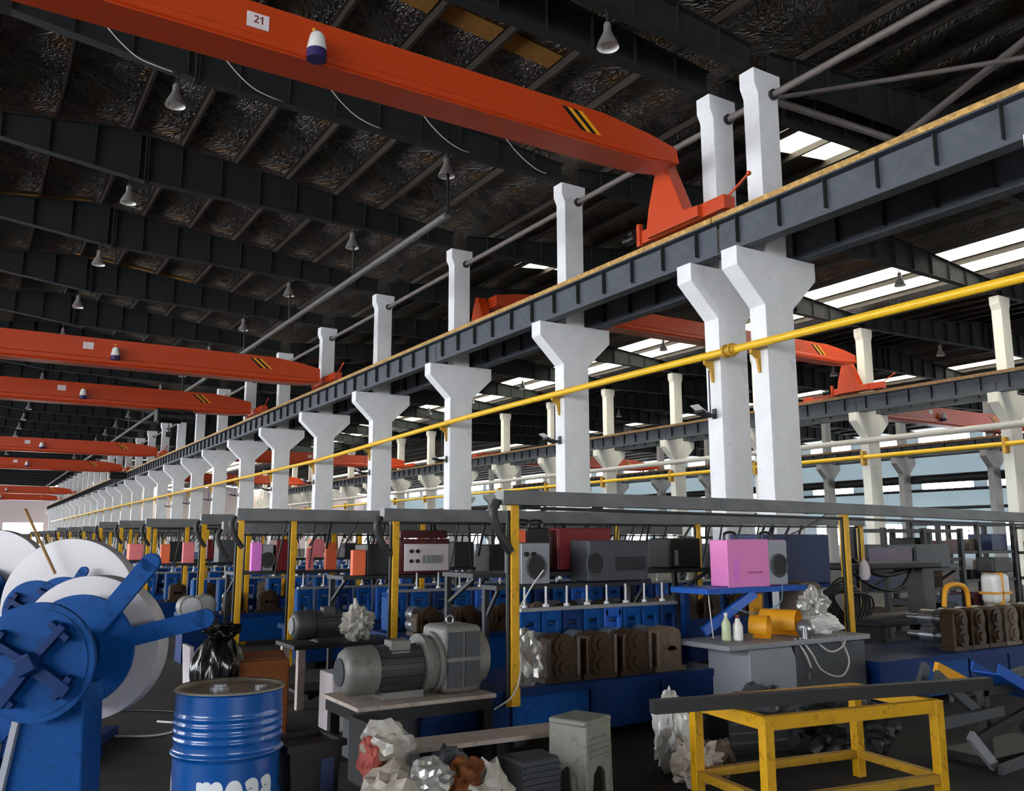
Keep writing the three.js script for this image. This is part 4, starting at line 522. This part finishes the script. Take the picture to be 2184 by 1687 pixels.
{ // scrap frames by the frame edge
  const bars = [['short grey bar end leaning up behind the yellow table', 5.66, 0.42, -3.9, 5.9, 0.72, -3.92, C.greyDark], ['grey flat bar sloping down in the scrap frames', 5.9, 0.66, -3.85, 6.42, 0.33, -3.85, C.greyDark], ['level grey flat bar in the scrap frames', 5.8, 0.34, -3.8, 6.6, 0.36, -3.8, C.greyDark], ['dark bar rising through the scrap frames', 6.15, 0.2, -3.76, 6.85, 0.33, -3.76, C.darkSteel], ['pale grey leg bar of the scrap frames', 6.04, 0.26, -3.72, 6.27, 0.03, -3.7, C.grey], ['second leg bar of the scrap frames', 6.68, 0.28, -3.7, 6.86, 0.02, -3.68, C.greyDark], ['yellow bar lying over the scrap frames', 6.06, 0.69, -3.95, 6.52, 0.49, -3.9, C.stripe], ['bottom grey bar on the floor by the scrap frames', 6.2, 0.03, -3.62, 7.3, 0.03, -3.75, C.greyDark], ['long bar across the back of the scrap frames', 6.3, 0.45, -4.0, 7.4, 0.55, -4.05, C.greyDark]];
  for (const [l, x0, y0, z0, x1, y1, z1, m] of bars) one('scrap_bar', l, 'steel bar', 'scrap frames', bar(V(x0, y0, z0), V(x1, y1, z1), 0.035, 0.07), m);
  one('blue_tray', 'bright blue folded sheet lying on the scrap frames', 'sheet', null, M(bar(V(6.56, 0.62, -3.88), V(7.05, 0.4, -3.86), 0.22, 0.012), bar(V(6.56, 0.66, -3.78), V(7.05, 0.44, -3.76), 0.012, 0.07), bar(V(6.56, 0.66, -3.98), V(7.05, 0.44, -3.96), 0.012, 0.07)), C.blueBright);
  const h = T('hopper_frame', 'dark steel stand with slotted foot under the scrap frames', 'stand', null, 6.75, 0, -3.95); p(h, 'foot', bx(1.0, 0.06, 0.4, 0.1, 0.03, 0), C.darkSteel); p(h, 'post', M(bx(0.06, 0.5, 0.06, -0.3, 0.28, 0.1), bx(0.06, 0.5, 0.06, 0.45, 0.28, 0.1)), C.darkSteel); p(h, 'cross_bar', bx(0.9, 0.06, 0.06, 0.1, 0.5, 0.1), C.darkSteel);
}
{ // right-hand machine area above the second bed
  const t = T('press_stand', 'dark upright press column with hoses beside the cloth', 'machine', null, 10.3, 0, -7.0); p(t, 'column', rb(0.24, 1.25, 0.24, 0.01, 0.25, 0.62, 0), C.motorDark); p(t, 'table', rb(1.6, 0.08, 0.7, 0.01, -0.3, 0.62, 0), C.darkSteel); p(t, 'leg', M(bx(0.1, 0.6, 0.6, -1.0, 0.3, 0), bx(0.1, 0.6, 0.6, 0.45, 0.3, 0)), C.darkSteel); p(t, 'hose', M(tb([[-1.4, 1.3, 0.1], [-1.0, 1.05, 0.2], [-0.5, 1.0, 0.2], [-0.1, 1.25, 0.15]], 0.02, 24, 6), tb([[-1.2, 1.35, 0.1], [-0.8, 1.18, 0.15], [-0.2, 1.22, 0.12], [0.1, 1.3, 0.1]], 0.03, 24, 6)), C.cable); p(t, 'head', rb(1.9, 0.08, 0.4, 0.02, -0.5, 1.28, 0), C.darkSteel);
  shelf('shelf carrying the dark grey box near the frame edge', 10.3, 11.8, 1.22, -7.45, 0.5); powerBox('dark grey box on the shelf near the frame edge', 10.85, 11.65, 1.22, 1.53, -7.25, 0.4, C.greyDark, C.greyDark); powerBox('purple-grey box beside the dark grey box', 10.42, 10.78, 1.22, 1.5, -7.25, 0.4, mat('#5a4f5c', 0.5), mat('#6b5d6c', 0.5));
  const s = T('sack', 'white sack tied with yellow strap at the frame edge', 'sack', null, 9.98, 0.885, -5.7); p(s, 'body', rb(0.3, 0.34, 0.2, 0.06, 0, 0.17, 0), C.plastic); p(s, 'strap', M(bx(0.03, 0.35, 0.21, -0.03, 0.17, 0), bx(0.31, 0.025, 0.21, 0, 0.12, 0)), C.stripe);
  powerBox('small black box above the white sack', 9.84, 10.2, 1.235, 1.4, -5.62, 0.2, C.black, C.black);
  one('bent_handle', 'orange bent handle above the brown stands', 'handle', null, tb([[8.85, 0.9, -5.62], [8.9, 1.08, -5.62], [9.0, 1.12, -5.62], [9.2, 1.11, -5.62], [9.28, 1.05, -5.62], [9.3, 0.88, -5.62]], 0.028, 24, 6), C.stripe);
  one('welding_mask', 'pale grey hood hanging beside the dark box', 'hood', null, M(lathe([[0.0, 0.2], [0.03, 0.17], [0.06, 0.1], [0.065, 0], [0.04, -0.05]], 14)), C.plate, 9.1, 1.18, -6.75);
  powerBox('small slate box between the yellow posts', 8.5, 8.75, 1.22, 1.45, -9.05, 0.2, C.greyDark, mat('#5b6474', 0.5));
  one('wire_tangle', 'tangle of dark hoses round the second yellow post', 'hose', null, M([0, 1, 2, 3, 4, 5].map((i) => tb([[7.4 + i * 0.06, 0.8, -5.95], [7.3 + i * 0.03, 1.05, -5.9], [7.55 + i * 0.03, 1.22 - i * 0.03, -5.86], [7.8 + i * 0.05, 1.0, -5.9], [7.7 + i * 0.08, 0.75 + i * 0.02, -5.95], [7.5, 0.9, -6.0]], 0.012, 36, 5))), C.cable);
}
{ // storage racks standing in the second bay
  const mk = (l, x, z, w, h, n, ry) => { const t = T('storage_rack', l, 'rack', 'dark racks of the second bay', x, 0, z, ry); for (const a of [-w / 2, 0, w / 2]) for (const b of [-0.3, 0.3]) p(t, 'post', bx(0.08, h, 0.08, a, h / 2, b), C.darkSteel); for (let i = 0; i < n; i++) { const y = 0.25 + i * (h - 0.3) / (n - 1); p(t, 'shelf', bx(w, 0.06, 0.64, 0, y, 0), C.darkSteel); } return t; };
  const cols = [C.brown, C.navy, C.greyDark, C.maroon, C.black, C.brownLight];
  [['dark open rack behind the bent yellow post', 14.2, -9.6, 2.2, 1.8, 4], ['dark open rack before the small grid window', 17.2, -10.4, 2.6, 1.95, 4], ['dark open rack behind the black box and sack', 20.6, -10.2, 2.6, 1.9, 4], ['dark open rack behind the paired columns', 15.2, -14.6, 3, 1.7, 4]].forEach(([l, x, z, w, h, n], k) => { mk(l, x, z, w, h, n, 0);
    const names = ['bent yellow post', 'grid window', 'black box and sack', 'paired columns'];
    for (let i = 0; i < 3; i++) for (let j = 0; j < 3; j++) { const y = 0.28 + i * (h - 0.3) / (n - 1), bw = rr(0.3, 0.6), bh = rr(0.18, 0.36); const t = T('parts_crate', `crate on the ${['bottom', 'second', 'third'][i]} shelf, ${ORD[j]} along, rack by ${names[k]}`, 'crate', 'crates on the dark racks', x - w / 3 + j * w / 3, y, z); p(t, 'box', rb(bw, bh, 0.5, 0.01, 0, bh / 2, 0), cols[(i + j * 2 + k) % 6]); } });
}
{ // loose cables on the floor by the drum and fine hanging cables
  const fl = [['dark cable lying on the floor behind the drum', [[0.9, 0.012, -9.5], [1.6, 0.012, -9.2], [2.2, 0.012, -8.4], [2.3, 0.012, -7.2], [2.2, 0.012, -6.4]], 0.012, C.cable], ['pale strap curled on the floor behind the decoiler', [[1.1, 0.01, -8.2], [1.5, 0.01, -8.0], [1.8, 0.01, -8.3], [1.6, 0.01, -8.6]], 0.01, C.wire], ['black hose on the floor beside the plate bench', [[1.7, 0.02, -6.8], [2.1, 0.02, -6.6], [2.5, 0.02, -6.9], [3.0, 0.02, -6.75]], 0.02, C.blackGloss]];
  for (const [l, q, r, m] of fl) one('floor_cable', l, 'cable', 'cables on the floor', tb(q, r, 40, 6), m);
  const hg = [['white cable hanging before the gearmotor end', [[3.66, 0.9, -5.84], [3.68, 0.62, -5.82], [3.6, 0.45, -5.8], [3.45, 0.36, -5.82]], C.wire], ['pale cable hanging at the blue machine end', [[5.98, 1.1, -6.15], [5.86, 0.85, -6.0], [5.8, 0.6, -5.9], [5.84, 0.4, -5.88]], C.wire], ['pale blue hose looped under the blue bracket', [[6.1, 0.98, -5.98], [6.4, 0.92, -5.96], [6.75, 1.02, -5.96], [6.82, 1.18, -6.0]], mat('#6f9db5', 0.4)], ['dark cable running from trunking to the navy cabinet', [[7.5, 1.88, -5.92], [7.42, 1.72, -6.2], [7.35, 1.6, -6.45], [7.3, 1.5, -6.55]], C.cable]];
  for (const [l, q, m] of hg) one('hanging_cable', l, 'cable', 'hanging cables', tb(q, 0.006, 30, 6), m);
}
renderer.render(scene, camera);
